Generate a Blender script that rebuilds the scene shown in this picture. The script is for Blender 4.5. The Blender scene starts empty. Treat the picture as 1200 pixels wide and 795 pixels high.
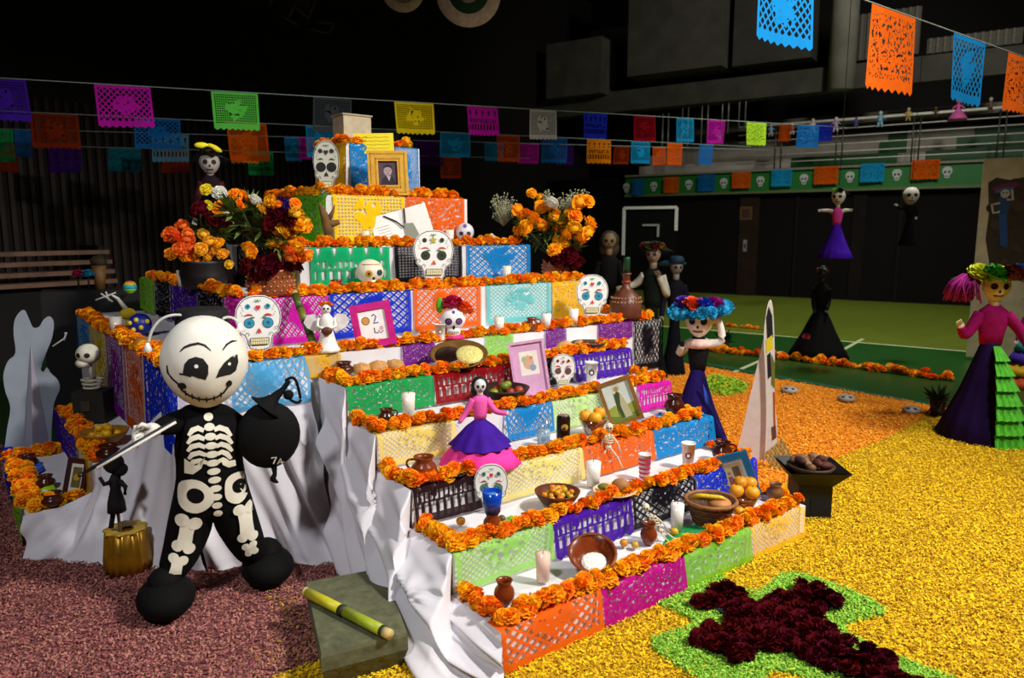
import bpy, math, random
import numpy as np
from mathutils import Vector, Matrix
from mathutils.bvhtree import BVHTree
random.seed(7)
S = bpy.context.scene
C = S.collection
PI = math.pi
# ------------------------------------------------------------------ camera
F, YAW, PITCH = 859.0, math.radians(52.335), math.radians(-8.4248)
CAM = Vector((-1.570, -2.102, 1.7))
cd = bpy.data.cameras.new('camera'); co = bpy.data.objects.new('camera', cd); C.objects.link(co)
cd.sensor_fit = 'HORIZONTAL'; cd.sensor_width = 36.0; cd.lens = F/1200*36.0
cd.clip_start = .05; cd.clip_end = 200
cd.dof.use_dof = True; cd.dof.focus_distance = 4.1; cd.dof.aperture_fstop = 2.4
co.location = CAM; co.rotation_euler = (PI/2+PITCH, 0, YAW-PI/2)
S.camera = co
# ------------------------------------------------------------------ world, lamps, exposure
w = bpy.data.worlds.new('hall_air'); S.world = w; w.use_nodes = True
w.node_tree.nodes['Background'].inputs[0].default_value = (.75, .85, 1, 1)
w.node_tree.nodes['Background'].inputs[1].default_value = .006
S.view_settings.view_transform = 'Standard'; S.view_settings.look = 'None'
S.view_settings.exposure = 0.0; S.view_settings.gamma = 1.0; S.view_settings.use_curve_mapping = False
def spot(name, loc, to, power, size=80, blend=.6, radius=.25, col=(1, .96, .9)):
    l = bpy.data.lights.new(name, 'SPOT'); l.energy = power; l.spot_size = math.radians(size); l.spot_blend = blend
    l.shadow_soft_size = radius; l.color = col
    o = bpy.data.objects.new(name, l); C.objects.link(o); o.location = loc
    o.rotation_euler = (Vector(to)-Vector(loc)).to_track_quat('-Z', 'Y').to_euler()
    return o
spot('ceiling_lamp_front', (2.6, -3.6, 5.6), (1.3, 1.6, .6), 2300, 78, .7, .35)
spot('ceiling_lamp_left', (-3.6, -1.6, 5.2), (-.6, 2.1, .5), 640, 72, .8, .3, (.95, .97, 1))
spot('ceiling_lamp_right', (5.6, -2.2, 6.0), (4.6, .9, .3), 950, 105, .8, .4, (1, .95, .85))
spot('ceiling_lamp_court', (9.0, 2.6, 8.6), (11, 5.2, 0), 3000, 95, .9, .6, (1, .97, .85))
spot('added_gallery_fill', (9.5, .5, 7.6), (15.2, 8.0, 4.6), 1500, 85, .9, .5, (1, .96, .88))  # unseen fill spot, added to brighten the gallery concrete
# ------------------------------------------------------------------ pixel helpers (photo frame 1200 x 795)
_fw = Vector((math.cos(YAW)*math.cos(PITCH), math.sin(YAW)*math.cos(PITCH), math.sin(PITCH)))
_rt = _fw.cross(Vector((0, 0, 1))).normalized(); _up = _rt.cross(_fw)
def ray(x, y): return _fw + _rt*((x-600)/F) + _up*((397.5-y)/F)
def on_z(x, y, z=0.0): d = ray(x, y); return CAM + d*((z-CAM.z)/d.z)
def on_u(x, y, u): d = ray(x, y); return CAM + d*((u-CAM.x)/d.x)
def on_v(x, y, v): d = ray(x, y); return CAM + d*((v-CAM.y)/d.y)
def at_d(x, y, d): return CAM + ray(x, y)*d
def depth(P): return (Vector(P)-CAM).dot(_fw)
def px(P): q = Vector(P)-CAM; z = q.dot(_fw); return 600+F*q.dot(_rt)/z, 397.5-F*q.dot(_up)/z
def on_plane(x, y, P, n): d = ray(x, y); n = Vector(n); return CAM + d*((Vector(P)-CAM).dot(n)/d.dot(n))
def u_of(x, v, z):      # u on the line (v, z) whose picture column is x
    k = (x-600)/F; a = _rt - _fw*k; q = Vector((0, v, z))-CAM; q.x = 0
    return CAM.x - (q.y*a.y+q.z*a.z)/a.x
def v_of(x, u, z):
    k = (x-600)/F; a = _rt - _fw*k
    return CAM.y - ((u-CAM.x)*a.x+(z-CAM.z)*a.z)/a.y
def to_cam(P, add=0.0): return math.atan2(CAM.x-P[0], -(CAM.y-P[1])) + math.radians(add)
class View:             # upright plane through a thing's base that faces the camera
    def __init__(s, base, add=0.0):
        s.b = Vector(base); s.yaw = to_cam(base, add); s.n = Vector((math.sin(to_cam(base)), -math.cos(to_cam(base)), 0)); s.x = Vector((-s.n.y, s.n.x, 0))
    def __call__(s, x, y, dy=0):
        P = on_plane(x, y, s.b + s.n*(-dy), s.n); q = P - s.b
        return q.dot(s.x), q.z
# ------------------------------------------------------------------ materials
def lin(h):
    h = h.lstrip('#'); r = [int(h[i:i+2], 16)/255 for i in (0, 2, 4)]
    return tuple((c/12.92 if c <= .04045 else ((c+.055)/1.055)**2.4) for c in r) + (1,)
MATS = {}
def mat(h, rough=.6, var=.12, scale=18, bump=.0, metal=0, spec=.5, trans=0, sheen=0, emit=0, rnd=0, ior=1.45, key=''):
    k = (h, rough, var, scale, bump, metal, spec, trans, sheen, emit, rnd, key)
    if k in MATS: return MATS[k]
    m = bpy.data.materials.new('surface_'+h.lstrip('#')+key); m.use_nodes = True; nt = m.node_tree; b = nt.nodes['Principled BSDF']
    b.inputs['Roughness'].default_value = rough; b.inputs['Metallic'].default_value = metal
    b.inputs['Specular IOR Level'].default_value = spec; b.inputs['Transmission Weight'].default_value = trans; b.inputs['IOR'].default_value = ior
    if sheen: b.inputs['Sheen Weight'].default_value = sheen
    c = lin(h)
    tc = nt.nodes.new('ShaderNodeTexCoord'); nz = nt.nodes.new('ShaderNodeTexNoise'); nz.inputs['Scale'].default_value = scale; nz.inputs['Detail'].default_value = 4
    nt.links.new(tc.outputs['Object'], nz.inputs['Vector'])
    if var or rnd:
        hs = nt.nodes.new('ShaderNodeHueSaturation'); hs.inputs['Color'].default_value = c
        mr = nt.nodes.new('ShaderNodeMapRange'); mr.inputs['To Min'].default_value = 1-var*1.6; mr.inputs['To Max'].default_value = 1+var*1.6
        mr.inputs['From Min'].default_value = .25; mr.inputs['From Max'].default_value = .75
        nt.links.new(nz.outputs['Fac'], mr.inputs['Value']); val = mr.outputs[0]
        if rnd:
            oi = nt.nodes.new('ShaderNodeObjectInfo'); m2 = nt.nodes.new('ShaderNodeMapRange'); m2.inputs['To Min'].default_value = .5-rnd*.02; m2.inputs['To Max'].default_value = .5+rnd*.045
            nt.links.new(oi.outputs['Random'], m2.inputs['Value']); nt.links.new(m2.outputs[0], hs.inputs['Hue'])
        nt.links.new(val, hs.inputs['Value']); nt.links.new(hs.outputs[0], b.inputs['Base Color'])
    else: b.inputs['Base Color'].default_value = c
    if bump:
        bp = nt.nodes.new('ShaderNodeBump'); bp.inputs['Strength'].default_value = bump; bp.inputs['Distance'].default_value = .02
        nt.links.new(nz.outputs['Fac'], bp.inputs['Height']); nt.links.new(bp.outputs[0], b.inputs['Normal'])
    if emit: b.inputs['Emission Color'].default_value = c; b.inputs['Emission Strength'].default_value = emit
    MATS[k] = m; return m
def glass_mat(h='ffffff', fac=.75):      # thin drinking-glass wall
    k = ('glass', h, fac)
    if k in MATS: return MATS[k]
    m = bpy.data.materials.new('clear_glass'); m.use_nodes = True; nt = m.node_tree; nt.nodes.clear()
    o = nt.nodes.new('ShaderNodeOutputMaterial'); mx = nt.nodes.new('ShaderNodeMixShader'); t = nt.nodes.new('ShaderNodeBsdfTransparent'); g = nt.nodes.new('ShaderNodeBsdfGlossy')
    t.inputs[0].default_value = lin(h); g.inputs['Roughness'].default_value = .08; mx.inputs[0].default_value = 1-fac
    nt.links.new(t.outputs[0], mx.inputs[1]); nt.links.new(g.outputs[0], mx.inputs[2]); nt.links.new(mx.outputs[0], o.inputs[0])
    MATS[k] = m; return m
class NT:
    def __init__(s, nt): s.nt = nt
    def _in(s, n, i, v):
        if isinstance(v, (int, float)): n.inputs[i].default_value = v
        else: s.nt.links.new(v, n.inputs[i])
    def m(s, op, a, b=0.0, c=0.0):
        n = s.nt.nodes.new('ShaderNodeMath'); n.operation = op
        s._in(n, 0, a); s._in(n, 1, b); s._in(n, 2, c); return n.outputs[0]
def paper_mat(h, style, seed=0, clear=.0):
    k = ('paper', h, style, seed % 3, clear)
    if k in MATS: return MATS[k]
    seed = seed % 3
    m = bpy.data.materials.new('cut_tissue_paper_'+h.lstrip('#')); m.use_nodes = True; nt = m.node_tree; nt.nodes.clear(); N = NT(nt)
    out = nt.nodes.new('ShaderNodeOutputMaterial'); uvn = nt.nodes.new('ShaderNodeUVMap'); sp = nt.nodes.new('ShaderNodeSeparateXYZ')
    nt.links.new(uvn.outputs[0], sp.inputs[0]); u, v = sp.outputs[0], sp.outputs[1]
    def lt(a, b): return N.m('LESS_THAN', a, b)
    def gt(a, b): return N.m('GREATER_THAN', a, b)
    def AND(a, b): return N.m('MULTIPLY', a, b)
    def OR(a, b): return N.m('MAXIMUM', a, b)
    def frac(a): return N.m('FRACT', a)
    def mul(a, b): return N.m('MULTIPLY', a, b)
    def add(a, b): return N.m('ADD', a, b)
    def sub(a, b): return N.m('SUBTRACT', a, b)
    def ctr(a): return N.m('ABSOLUTE', sub(frac(a), .5))
    vy = mul(v, .72)
    def lattice(n, th): return AND(lt(ctr(mul(add(u, vy), n)), th), lt(ctr(mul(sub(u, vy), n)), th))
    def vor(scale, off):
        cb = nt.nodes.new('ShaderNodeCombineXYZ'); N._in(cb, 0, add(u, off)); N._in(cb, 1, vy)
        vn = nt.nodes.new('ShaderNodeTexVoronoi'); vn.inputs['Scale'].default_value = scale; nt.links.new(cb.outputs[0], vn.inputs['Vector']); return vn.outputs['Distance']
    def noise(scale, off):
        cb = nt.nodes.new('ShaderNodeCombineXYZ'); N._in(cb, 0, add(u, off)); N._in(cb, 1, vy)
        vn = nt.nodes.new('ShaderNodeTexNoise'); vn.inputs['Scale'].default_value = scale; vn.inputs['Detail'].default_value = 1.5; nt.links.new(cb.outputs[0], vn.inputs['Vector']); return vn.outputs['Fac']
    um = N.m('ABSOLUTE', sub(u, .5)); vm = N.m('ABSOLUTE', sub(v, .52))
    rad = N.m('SQRT', add(mul(um, um), mul(mul(vm, vm), .6)))
    blob = lt(add(rad, mul(sub(noise(7, seed*3.1), .5), .42)), .20)
    inner = AND(lt(um, .455), AND(gt(v, .12), lt(v, .93)))
    if style == 'lattice':
        hole = OR(AND(lattice(9, .34), sub(1.0, blob)), AND(blob, lt(vor(16, seed), .20)))
    elif style == 'net':
        hole = OR(AND(lattice(16, .35), sub(1.0, blob)), AND(blob, gt(noise(16, seed*2.3), .57)))
    elif style == 'grid':
        hole = OR(AND(AND(lt(ctr(mul(u, 22)), .33), lt(ctr(mul(vy, 22)), .33)), sub(1.0, blob)), AND(blob, gt(noise(13, seed*2.3), .62)))
    elif style == 'arch':
        a = ctr(mul(u, 5)); r1 = N.m('SQRT', add(mul(a, a), mul(mul(sub(v, .62), sub(v, .62)), 3.0)))
        tri = AND(lt(a, mul(sub(v, .60), .7)), AND(gt(v, .60), lt(v, .86)))
        rowb = AND(AND(lt(ctr(mul(u, 15)), .3), gt(v, .40)), lt(v, .56))
        blk = gt(noise(9, seed), .43)
        rowc = AND(AND(lt(ctr(mul(u, 10)), .28), gt(v, .16)), lt(v, .36))
        hole = OR(tri, OR(AND(rowb, blk), rowc))
    else:               # 'speck'
        hole = OR(lt(vor(24, seed*1.7), .25), gt(noise(20, seed*2.9), .585))
    hole = AND(hole, inner)
    df = nt.nodes.new('ShaderNodeBsdfDiffuse'); tl = nt.nodes.new('ShaderNodeBsdfTranslucent'); mx = nt.nodes.new('ShaderNodeMixShader'); mx.inputs[0].default_value = .3
    hs = nt.nodes.new('ShaderNodeHueSaturation'); hs.inputs['Color'].default_value = lin(h)
    mr = nt.nodes.new('ShaderNodeMapRange'); mr.inputs['To Min'].default_value = .85; mr.inputs['To Max'].default_value = 1.12; nt.links.new(noise(5, seed+.5), mr.inputs['Value']); nt.links.new(mr.outputs[0], hs.inputs['Value'])
    nt.links.new(hs.outputs[0], df.inputs[0]); nt.links.new(hs.outputs[0], tl.inputs[0])
    nt.links.new(df.outputs[0], mx.inputs[1]); nt.links.new(tl.outputs[0], mx.inputs[2])
    tp = nt.nodes.new('ShaderNodeBsdfTransparent'); m2 = nt.nodes.new('ShaderNodeMixShader')
    nt.links.new(N.m('MAXIMUM', hole, clear), m2.inputs[0])
    nt.links.new(mx.outputs[0], m2.inputs[1]); nt.links.new(tp.outputs[0], m2.inputs[2]); nt.links.new(m2.outputs[0], out.inputs[0])
    MATS[k] = m; return m
# ------------------------------------------------------------------ mesh builder
class MB:
    def __init__(s): s.v = []; s.f = []; s.mi = []; s.sm = []
    def add(s, vs, fs, mi=0, sm=False):
        o = len(s.v); s.v += [tuple(p) for p in vs]
        for f in fs: s.f.append(tuple(i+o for i in f)); s.mi.append(mi); s.sm.append(sm)
        return s
    def box(s, c, d, rz=0, mi=0, rx=0, ry=0):
        M = Matrix.Translation(Vector(c)) @ Matrix.Rotation(rz, 4, 'Z') @ Matrix.Rotation(ry, 4, 'Y') @ Matrix.Rotation(rx, 4, 'X')
        x, y, z = d[0]/2, d[1]/2, d[2]/2
        vs = [M @ Vector((i*x, j*y, k*z)) for i in (-1, 1) for j in (-1, 1) for k in (-1, 1)]
        return s.add(vs, [(0, 1, 3, 2), (4, 6, 7, 5), (0, 4, 5, 1), (2, 3, 7, 6), (0, 2, 6, 4), (1, 5, 7, 3)], mi)
    def lathe(s, prof, n=20, c=(0, 0, 0), mi=0, sm=True, wob=None, M=None, cap=True):
        vs = []; fs = []
        for i, (r, z) in enumerate(prof):
            for k in range(n):
                a = 2*PI*k/n; rr = r*(wob(a, i/(len(prof)-1)) if wob else 1)
                p = Vector((rr*math.cos(a), rr*math.sin(a), z))
                if M: p = M @ p
                vs.append((p.x+c[0], p.y+c[1], p.z+c[2]))
        for i in range(len(prof)-1):
            for k in range(n):
                a = i*n+k; b = i*n+(k+1) % n; fs.append((a, b, b+n, a+n))
        if cap and prof[0][0] > 1e-6: fs.append(tuple(reversed(range(n))))
        if cap and prof[-1][0] > 1e-6: fs.append(tuple(range((len(prof)-1)*n, len(prof)*n)))
        return s.add(vs, fs, mi, sm)
    def tube(s, path, r, n=8, mi=0, sm=True):
        P = [Vector(p) for p in path]; R = r if isinstance(r, (list, tuple)) else [r]*len(P)
        vs = []; fs = []; ref = None
        for i, p in enumerate(P):
            t = (P[min(i+1, len(P)-1)]-P[max(i-1, 0)]).normalized()
            if ref is None: ref = Vector((0, 0, 1)) if abs(t.z) < .9 else Vector((1, 0, 0))
            a = t.cross(ref).normalized(); b = t.cross(a).normalized(); ref = -b if False else ref
            for k in range(n):
                q = 2*PI*k/n; vs.append(p+(a*math.cos(q)+b*math.sin(q))*R[i])
        for i in range(len(P)-1):
            for k in range(n):
                a = i*n+k; b = i*n+(k+1) % n; fs.append((a, b, b+n, a+n))
        fs.append(tuple(reversed(range(n)))); fs.append(tuple(range((len(P)-1)*n, len(P)*n)))
        return s.add(vs, fs, mi, sm)
    def ell(s, c, r, nu=14, nv=9, mi=0, M=None, fn=None):
        vs = []; fs = []
        for j in range(nv+1):
            th = PI*j/nv
            for i in range(nu):
                a = 2*PI*i/nu; p = Vector((math.sin(th)*math.cos(a), math.sin(th)*math.sin(a), math.cos(th)))
                if fn: p = Vector(fn(p))
                p = Vector((p.x*r[0], p.y*r[1], p.z*r[2]))
                if M: p = M @ p
                vs.append(p+Vector(c))
        for j in range(nv):
            for i in range(nu):
                a = j*nu+i; b = j*nu+(i+1) % nu; fs.append((a, a+nu, b+nu, b))
        return s.add(vs, fs, mi, True)
    def prism(s, out, y0, y1, mi=0, side=None, f=None):     # outline in x-z, extruded along y
        f = f or (lambda x, y, z: (x, y, z)); n = len(out)
        vs = [f(x, y0, z) for x, z in out] + [f(x, y1, z) for x, z in out]
        fs = [tuple(range(n)), tuple(reversed(range(n, 2*n)))]
        s.add(vs, fs, mi)
        return s.add(vs, [(i, i+n, (i+1) % n+n, (i+1) % n) for i in range(n)], mi if side is None else side)
    def grid(s, fn, nu, nv, mi=0, sm=True):
        vs = [fn(i/nu, j/nv) for j in range(nv+1) for i in range(nu+1)]
        fs = [(j*(nu+1)+i, j*(nu+1)+i+1, (j+1)*(nu+1)+i+1, (j+1)*(nu+1)+i) for j in range(nv) for i in range(nu)]
        return s.add(vs, fs, mi, sm)
    def mesh(s, name, mats):
        me = bpy.data.meshes.new(name); me.from_pydata(s.v, [], s.f)
        for m in (mats if isinstance(mats, (list, tuple)) else [mats]): me.materials.append(m)
        me.polygons.foreach_set('material_index', s.mi); me.polygons.foreach_set('use_smooth', s.sm); me.update(); return me
    def build(s, name, mats, parent=None, loc=None, rot=None):
        o = bpy.data.objects.new(name, s.mesh(name, mats)); C.objects.link(o)
        if parent: o.parent = parent
        if loc is not None: o.location = loc
        if rot is not None: o.rotation_euler = rot
        return o
def tag(o, label=None, cat=None, group=None, kind=None):
    if label: o['label'] = label
    if cat: o['category'] = cat
    if group: o['group'] = group
    if kind: o['kind'] = kind
    return o
def thing(name, label, cat, loc=(0, 0, 0), rz=0, group=None, rx=0):
    o = bpy.data.objects.new(name, None); C.objects.link(o); o.empty_display_size = .05
    o.location = loc; o.rotation_mode = 'XYZ'; o.rotation_euler = (rx, 0, rz)
    return tag(o, label, cat, group)
def struct(o): o['kind'] = 'structure'; return o
def inst(name, me, parent, loc, rot=(0, 0, 0), sc=(1, 1, 1)):
    o = bpy.data.objects.new(name, me); C.objects.link(o); o.parent = parent; o.location = loc; o.rotation_euler = rot; o.scale = sc if not isinstance(sc, float) else (sc, sc, sc); return o
class Print:            # flat printed / painted shapes laid on a surface: fmap(x, z, lift) -> point
    def __init__(s, fmap=None, base=.0012): s.b = MB(); s.mats = []; s.map = fmap or (lambda x, z, l: (x, -l, z)); s.base = base; s.n = 0
    def _mi(s, h):
        m = mat(h, .75, .04) if isinstance(h, str) else h
        if m not in s.mats: s.mats.append(m)
        return s.mats.index(m)
    def poly(s, pts, h, l=None):
        s.n += 1; l = s.base + (s.n*.00012 if l is None else l*.0005)
        s.b.add([s.map(x, z, l) for x, z in pts], [tuple(range(len(pts)))], s._mi(h)); return s
    def fan(s, pts, h, rings=3, l=None):        # star-shaped patch that follows a curved surface
        s.n += 1; l = s.base + (s.n*.00012 if l is None else l*.0005); n = len(pts)
        cx = sum(p[0] for p in pts)/n; cz = sum(p[1] for p in pts)/n
        vs = [s.map(cx, cz, l)]; fs = []
        for r in range(1, rings+1):
            for x, z in pts: vs.append(s.map(cx+(x-cx)*r/rings, cz+(z-cz)*r/rings, l))
        for i in range(n):
            fs.append((0, 1+i, 1+(i+1) % n))
            for r in range(rings-1): a = 1+r*n; fs.append((a+i, a+n+i, a+n+(i+1) % n, a+(i+1) % n))
        s.b.add(vs, fs, s._mi(h), True); return s
    def disc(s, x, z, r, h, rz=None, n=14, l=None, curved=False):
        rz = rz or r; pts = [(x+r*math.cos(2*PI*i/n), z+rz*math.sin(2*PI*i/n)) for i in range(n)]
        return s.fan(pts, h, 3, l) if curved else s.poly(pts, h, l)
    def ring(s, x, z, r0, r1, h, n=18, asp=1.0, l=None):
        a = [2*PI*i/n for i in range(n+1)]
        return s.strip([(x+(r0+r1)/2*math.cos(q), z+(r0+r1)/2*asp*math.sin(q)) for q in a], (r1-r0)/2, h, l)
    def strip(s, pts, hw, h, l=None):           # ribbon along a polyline, half width hw (number or list)
        s.n += 1; l = s.base + (s.n*.00012 if l is None else l*.0005); vs = []; n = len(pts)
        H = hw if isinstance(hw, (list, tuple)) else [hw]*n
        for i, p in enumerate(pts):
            a = pts[max(i-1, 0)]; b = pts[min(i+1, n-1)]; dx, dz = b[0]-a[0], b[1]-a[1]; q = math.hypot(dx, dz) or 1
            for sgn in (-1, 0, 1): vs.append(s.map(p[0]-dz/q*H[i]*sgn, p[1]+dx/q*H[i]*sgn, l))
        fs = []
        for i in range(n-1):
            for k in (0, 1): fs.append((i*3+k, i*3+k+1, i*3+4+k, i*3+3+k))
        s.b.add(vs, fs, s._mi(h), True); return s
    def rect(s, x0, z0, x1, z1, h, l=None): return s.poly([(x0, z0), (x1, z0), (x1, z1), (x0, z1)], h, l)
    def build(s, name, parent, **k): return s.b.build(name, s.mats, parent, **k)
def on_mesh(o, origin=(0, 0, 0)):               # fmap that drops points onto a built mesh from its front (-y)
    dg = bpy.context.evaluated_depsgraph_get(); bpy.context.view_layer.update(); dg.update()
    e = o.evaluated_get(dg); me = e.to_mesh()
    t = BVHTree.FromPolygons([v.co.copy() for v in me.vertices], [tuple(p.vertices) for p in me.polygons]); e.to_mesh_clear()
    def f(x, z, l):
        h = t.ray_cast(Vector((x, -2, z)), Vector((0, 1, 0)))
        if h[0] is None:
            q = t.find_nearest(Vector((x, -.1, z))); return q[0]+Vector((0, -l, 0))
        return h[0]+Vector((0, -l, 0))
    return f
def smooth_path(pts, n=8):
    P = [Vector(p) for p in pts]; out = []
    for i in range(len(P)-1):
        a, b, c, d = P[max(i-1, 0)], P[i], P[i+1], P[min(i+2, len(P)-1)]
        for k in range(n):
            t = k/n; out.append(.5*((2*b)+(c-a)*t+(2*a-5*b+4*c-d)*t*t+(3*b-a-3*c+d)*t**3))
    out.append(P[-1]); return out
ORD = ['first', 'second', 'third', 'fourth', 'fifth', 'sixth', 'seventh', 'eighth', 'ninth', 'tenth', 'eleventh', 'twelfth', 'thirteenth', 'fourteenth']
# ================================================================== the hall
def flakes(mb_name, label, cat, outline, hexes, n, size, z0=.012, holes=None, lift=.012, bed=None, z1=0.0):
    """a bed of loose petals / dyed sawdust: one countless thing"""
    rng = np.random.default_rng(len(mb_name)+n)
    O = np.array(outline, float); lo = O.min(0); hi = O.max(0)
    def inside(P, poly):
        x, y = P[:, 0], P[:, 1]; c = np.zeros(len(P), bool); j = len(poly)-1
        for i in range(len(poly)):
            xi, yi = poly[i]; xj, yj = poly[j]
            c ^= ((yi > y) != (yj > y)) & (x < (xj-xi)*(y-yi)/((yj-yi) or 1e-9)+xi); j = i
        return c
    fw = np.array(_fw); rt = np.array(_rt); up = np.array(_up); cam = np.array(CAM)
    pts = np.zeros((0, 2)); tries = 0
    while len(pts) < n and tries < 60:
        P = rng.uniform(lo, hi, (n*2, 2)); P = P[inside(P, O)]
        d = np.c_[P, np.zeros(len(P))]-cam; z = d@fw; X = 600+F*(d@rt)/z; Y = 397-F*(d@up)/z
        keep = (z > .3) & (X > -60) & (X < 1260) & (Y < 850) & (rng.random(len(P)) < np.clip((4.2/np.maximum(z, 1))**1.5, .08, 1))
        for h in holes or []: keep &= ~inside(P, np.array(h))
        pts = np.r_[pts, P[keep]]; tries += 1
    pts = pts[:n]; m = len(pts)
    a = rng.uniform(0, 2*PI, m); L = size*rng.uniform(.6, 1.3, m); W = size*.5*rng.uniform(.6, 1.2, m)
    zc = z0+rng.uniform(0, lift, m); dz1 = rng.uniform(-.6, .6, m)*L*.5; dz2 = rng.uniform(-.6, .6, m)*W*.5
    ca, sa = np.cos(a), np.sin(a); V = np.zeros((m, 4, 3))
    for k, (s, t) in enumerate(((-1, -1), (1, -1), (1, 1), (-1, 1))):
        V[:, k, 0] = pts[:, 0]+s*L/2*ca-t*W/2*sa; V[:, k, 1] = pts[:, 1]+s*L/2*sa+t*W/2*ca; V[:, k, 2] = zc+s*dz1+t*dz2+np.abs(dz1)+np.abs(dz2)
    mb = MB(); bed_o = outline; k = len(bed_o)
    mb.add([(x, y, z0) for x, y in bed_o]+[(x, y, z1) for x, y in bed_o], [tuple(range(k))]+[(i, i+k, (i+1) % k+k, (i+1) % k) for i in range(k)], 0)
    nv = len(mb.v); allv = np.r_[np.array(mb.v), V.reshape(-1, 3)]
    me = bpy.data.meshes.new(mb_name)
    fs = mb.f+[tuple(r) for r in (np.arange(m*4).reshape(m, 4)+nv).tolist()]
    me.from_pydata(allv.tolist(), [], fs)
    me.materials.append(mat(bed or hexes[0], .95, .35, 70, .6))
    for h in hexes: me.materials.append(mat(h, .9, .1, 30))
    mi = np.r_[np.zeros(len(mb.f), int), rng.integers(1, len(hexes)+1, m)]
    me.polygons.foreach_set('material_index', mi.astype(np.int32)); me.update()
    o = bpy.data.objects.new(mb_name, me); C.objects.link(o)
    return tag(o, label, cat, kind='stuff')
def rect(u0, v0, u1, v1): return [(u0, v0), (u1, v0), (u1, v1), (u0, v1)]
# right wall frame: local x runs along the wall towards the right of the picture, local y away from the court
W0 = Vector((14.74, 10.91, 0)); WD = Vector((.32, -.947, 0)).normalized(); WN = Vector((WD.y, -WD.x, 0)); WRZ = math.atan2(WD.y, WD.x)
def WR(x, y, off=0.0):
    P = on_plane(x, y, W0-WN*(-off)*-1, WN) if False else on_plane(x, y, W0+WN*off, WN)
    return (P-W0).dot(WD), P.z
def wpt(s, off, z): return W0+WD*s+WN*off+Vector((0, 0, z))
if WN.dot(CAM-W0) < 0: WN = -WN                   # WN points into the hall
fl = struct(MB().box((5, 4, -.05), (50, 50, .1)).build('floor', mat('5c6a1e', .32, .06, 3)))
fl['label'] = 'olive green polished court floor'
def line_on_floor(a, b, wd, h, name='court_line', z=.003):
    a, b = Vector(a), Vector(b); d = (b-a); n = Vector((-d.y, d.x)).normalized()*wd/2
    MB().add([(a.x+n.x, a.y+n.y, z), (a.x-n.x, a.y-n.y, z), (b.x-n.x, b.y-n.y, z), (b.x+n.x, b.y+n.y, z)], [(0, 1, 2, 3)]).build(name, mat(h, .4, .05), fl)
LA = on_z(805, 385).xy; LB = on_z(1130, 412).xy; LD = (LB-LA).normalized(); LN = Vector((-LD.y, LD.x))
if LN.dot(CAM.xy-LA) < 0: LN = -LN
q = [LA-LD*14, LA+LD*14, LA+LD*14+LN*22, LA-LD*14+LN*22]
MB().add([(p.x, p.y, .0015) for p in q], [(0, 1, 2, 3)]).build('painted_zone', mat('15440f', .35, .06, 3), fl)
line_on_floor(LA-LD*14, LA+LD*14, .07, 'b8c49a')
pA = on_z(850, 441).xy; line_on_floor(pA, pA-LN*2.2, .06, 'b8c49a', z=.004)
pB = on_z(985, 412).xy; line_on_floor(pB, pB-LN*1.5, .06, 'a8b48a', z=.004)
line_on_floor((6.15, 6), (5.95, -1), .10, '0c5a46', z=.005)
# walls and ceiling
bk = Vector((-1.2, 10.6)); BD = Vector((.947, .32)).normalized()
def wall_slab(name, a, b, z0, z1, h, th=.2, m=None):
    a, b = Vector(a), Vector(b); d = b-a; c = (a+b)/2
    return struct(MB().box((c.x, c.y, (z0+z1)/2), (d.length, th, z1-z0), math.atan2(d.y, d.x)).build(name, m or mat(h, .8, .2, 3)))
wb = wall_slab('wall_back', bk-BD*9, bk+BD*18, 0, 9, '120d0b')
for i in range(95):       # vertical timber battens on the back wall
    p = bk-BD*5+BD*i*.14
    MB().box((0, 0, 0), (.06, .05, 3.6), math.atan2(BD.y, BD.x)).build('batten', mat('2b1d17', .6, .3, 4), wb, loc=(p.x+BD.y*.13, p.y-BD.x*.13, 1.8))
wr = struct(MB().box((0, .15, 1.6), (44, .3, 3.2)).build('wall_right', mat('070404', .85, .15, 2, spec=.15), loc=W0, rot=(0, 0, WRZ)))
for s_, wd in ((WR(875, 330)[0], .5), (WR(1002, 330)[0], .3), (WR(930, 330)[0], .08), (WR(1050, 330)[0], .08)):
    MB().box((s_, -.03, 1.3), (wd, .06, 2.6)).build('pilaster', mat('0c0706' if wd < .4 else '1e130a', .8, .2, 4, spec=.15), wr)
cl = struct(MB().box((5, 4, 9.3), (50, 50, .2)).build('ceiling', mat('0b0b0b', .9, .1, 3)))
tx, tz = WR(875, 250); nb = thing('notice_board', 'small brown framed notice on the dark wall below the gallery', 'sign', wpt(tx, .05, tz), WRZ)
MB().box((0, 0, 0), (.32, .03, .34)).build('frame', mat('4a3015', .6), nb); MB().box((0, -.02, 0), (.2, .012, .22)).build('picture', mat('2a1a0c', .6), nb)
tx, tz = WR(874, 288); sg = thing('door_plate', 'small pale plate on the dark wall beneath the notice', 'plate', wpt(tx, .05, tz), WRZ)
MB().box((0, 0, 0), (.1, .02, .3)).build('plate', mat('8a8f90', .5), sg); MB().box((.0, -.018, 0), (.03, .02, .1)).build('handle', mat('55585a', .4, metal=1), sg)
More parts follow.
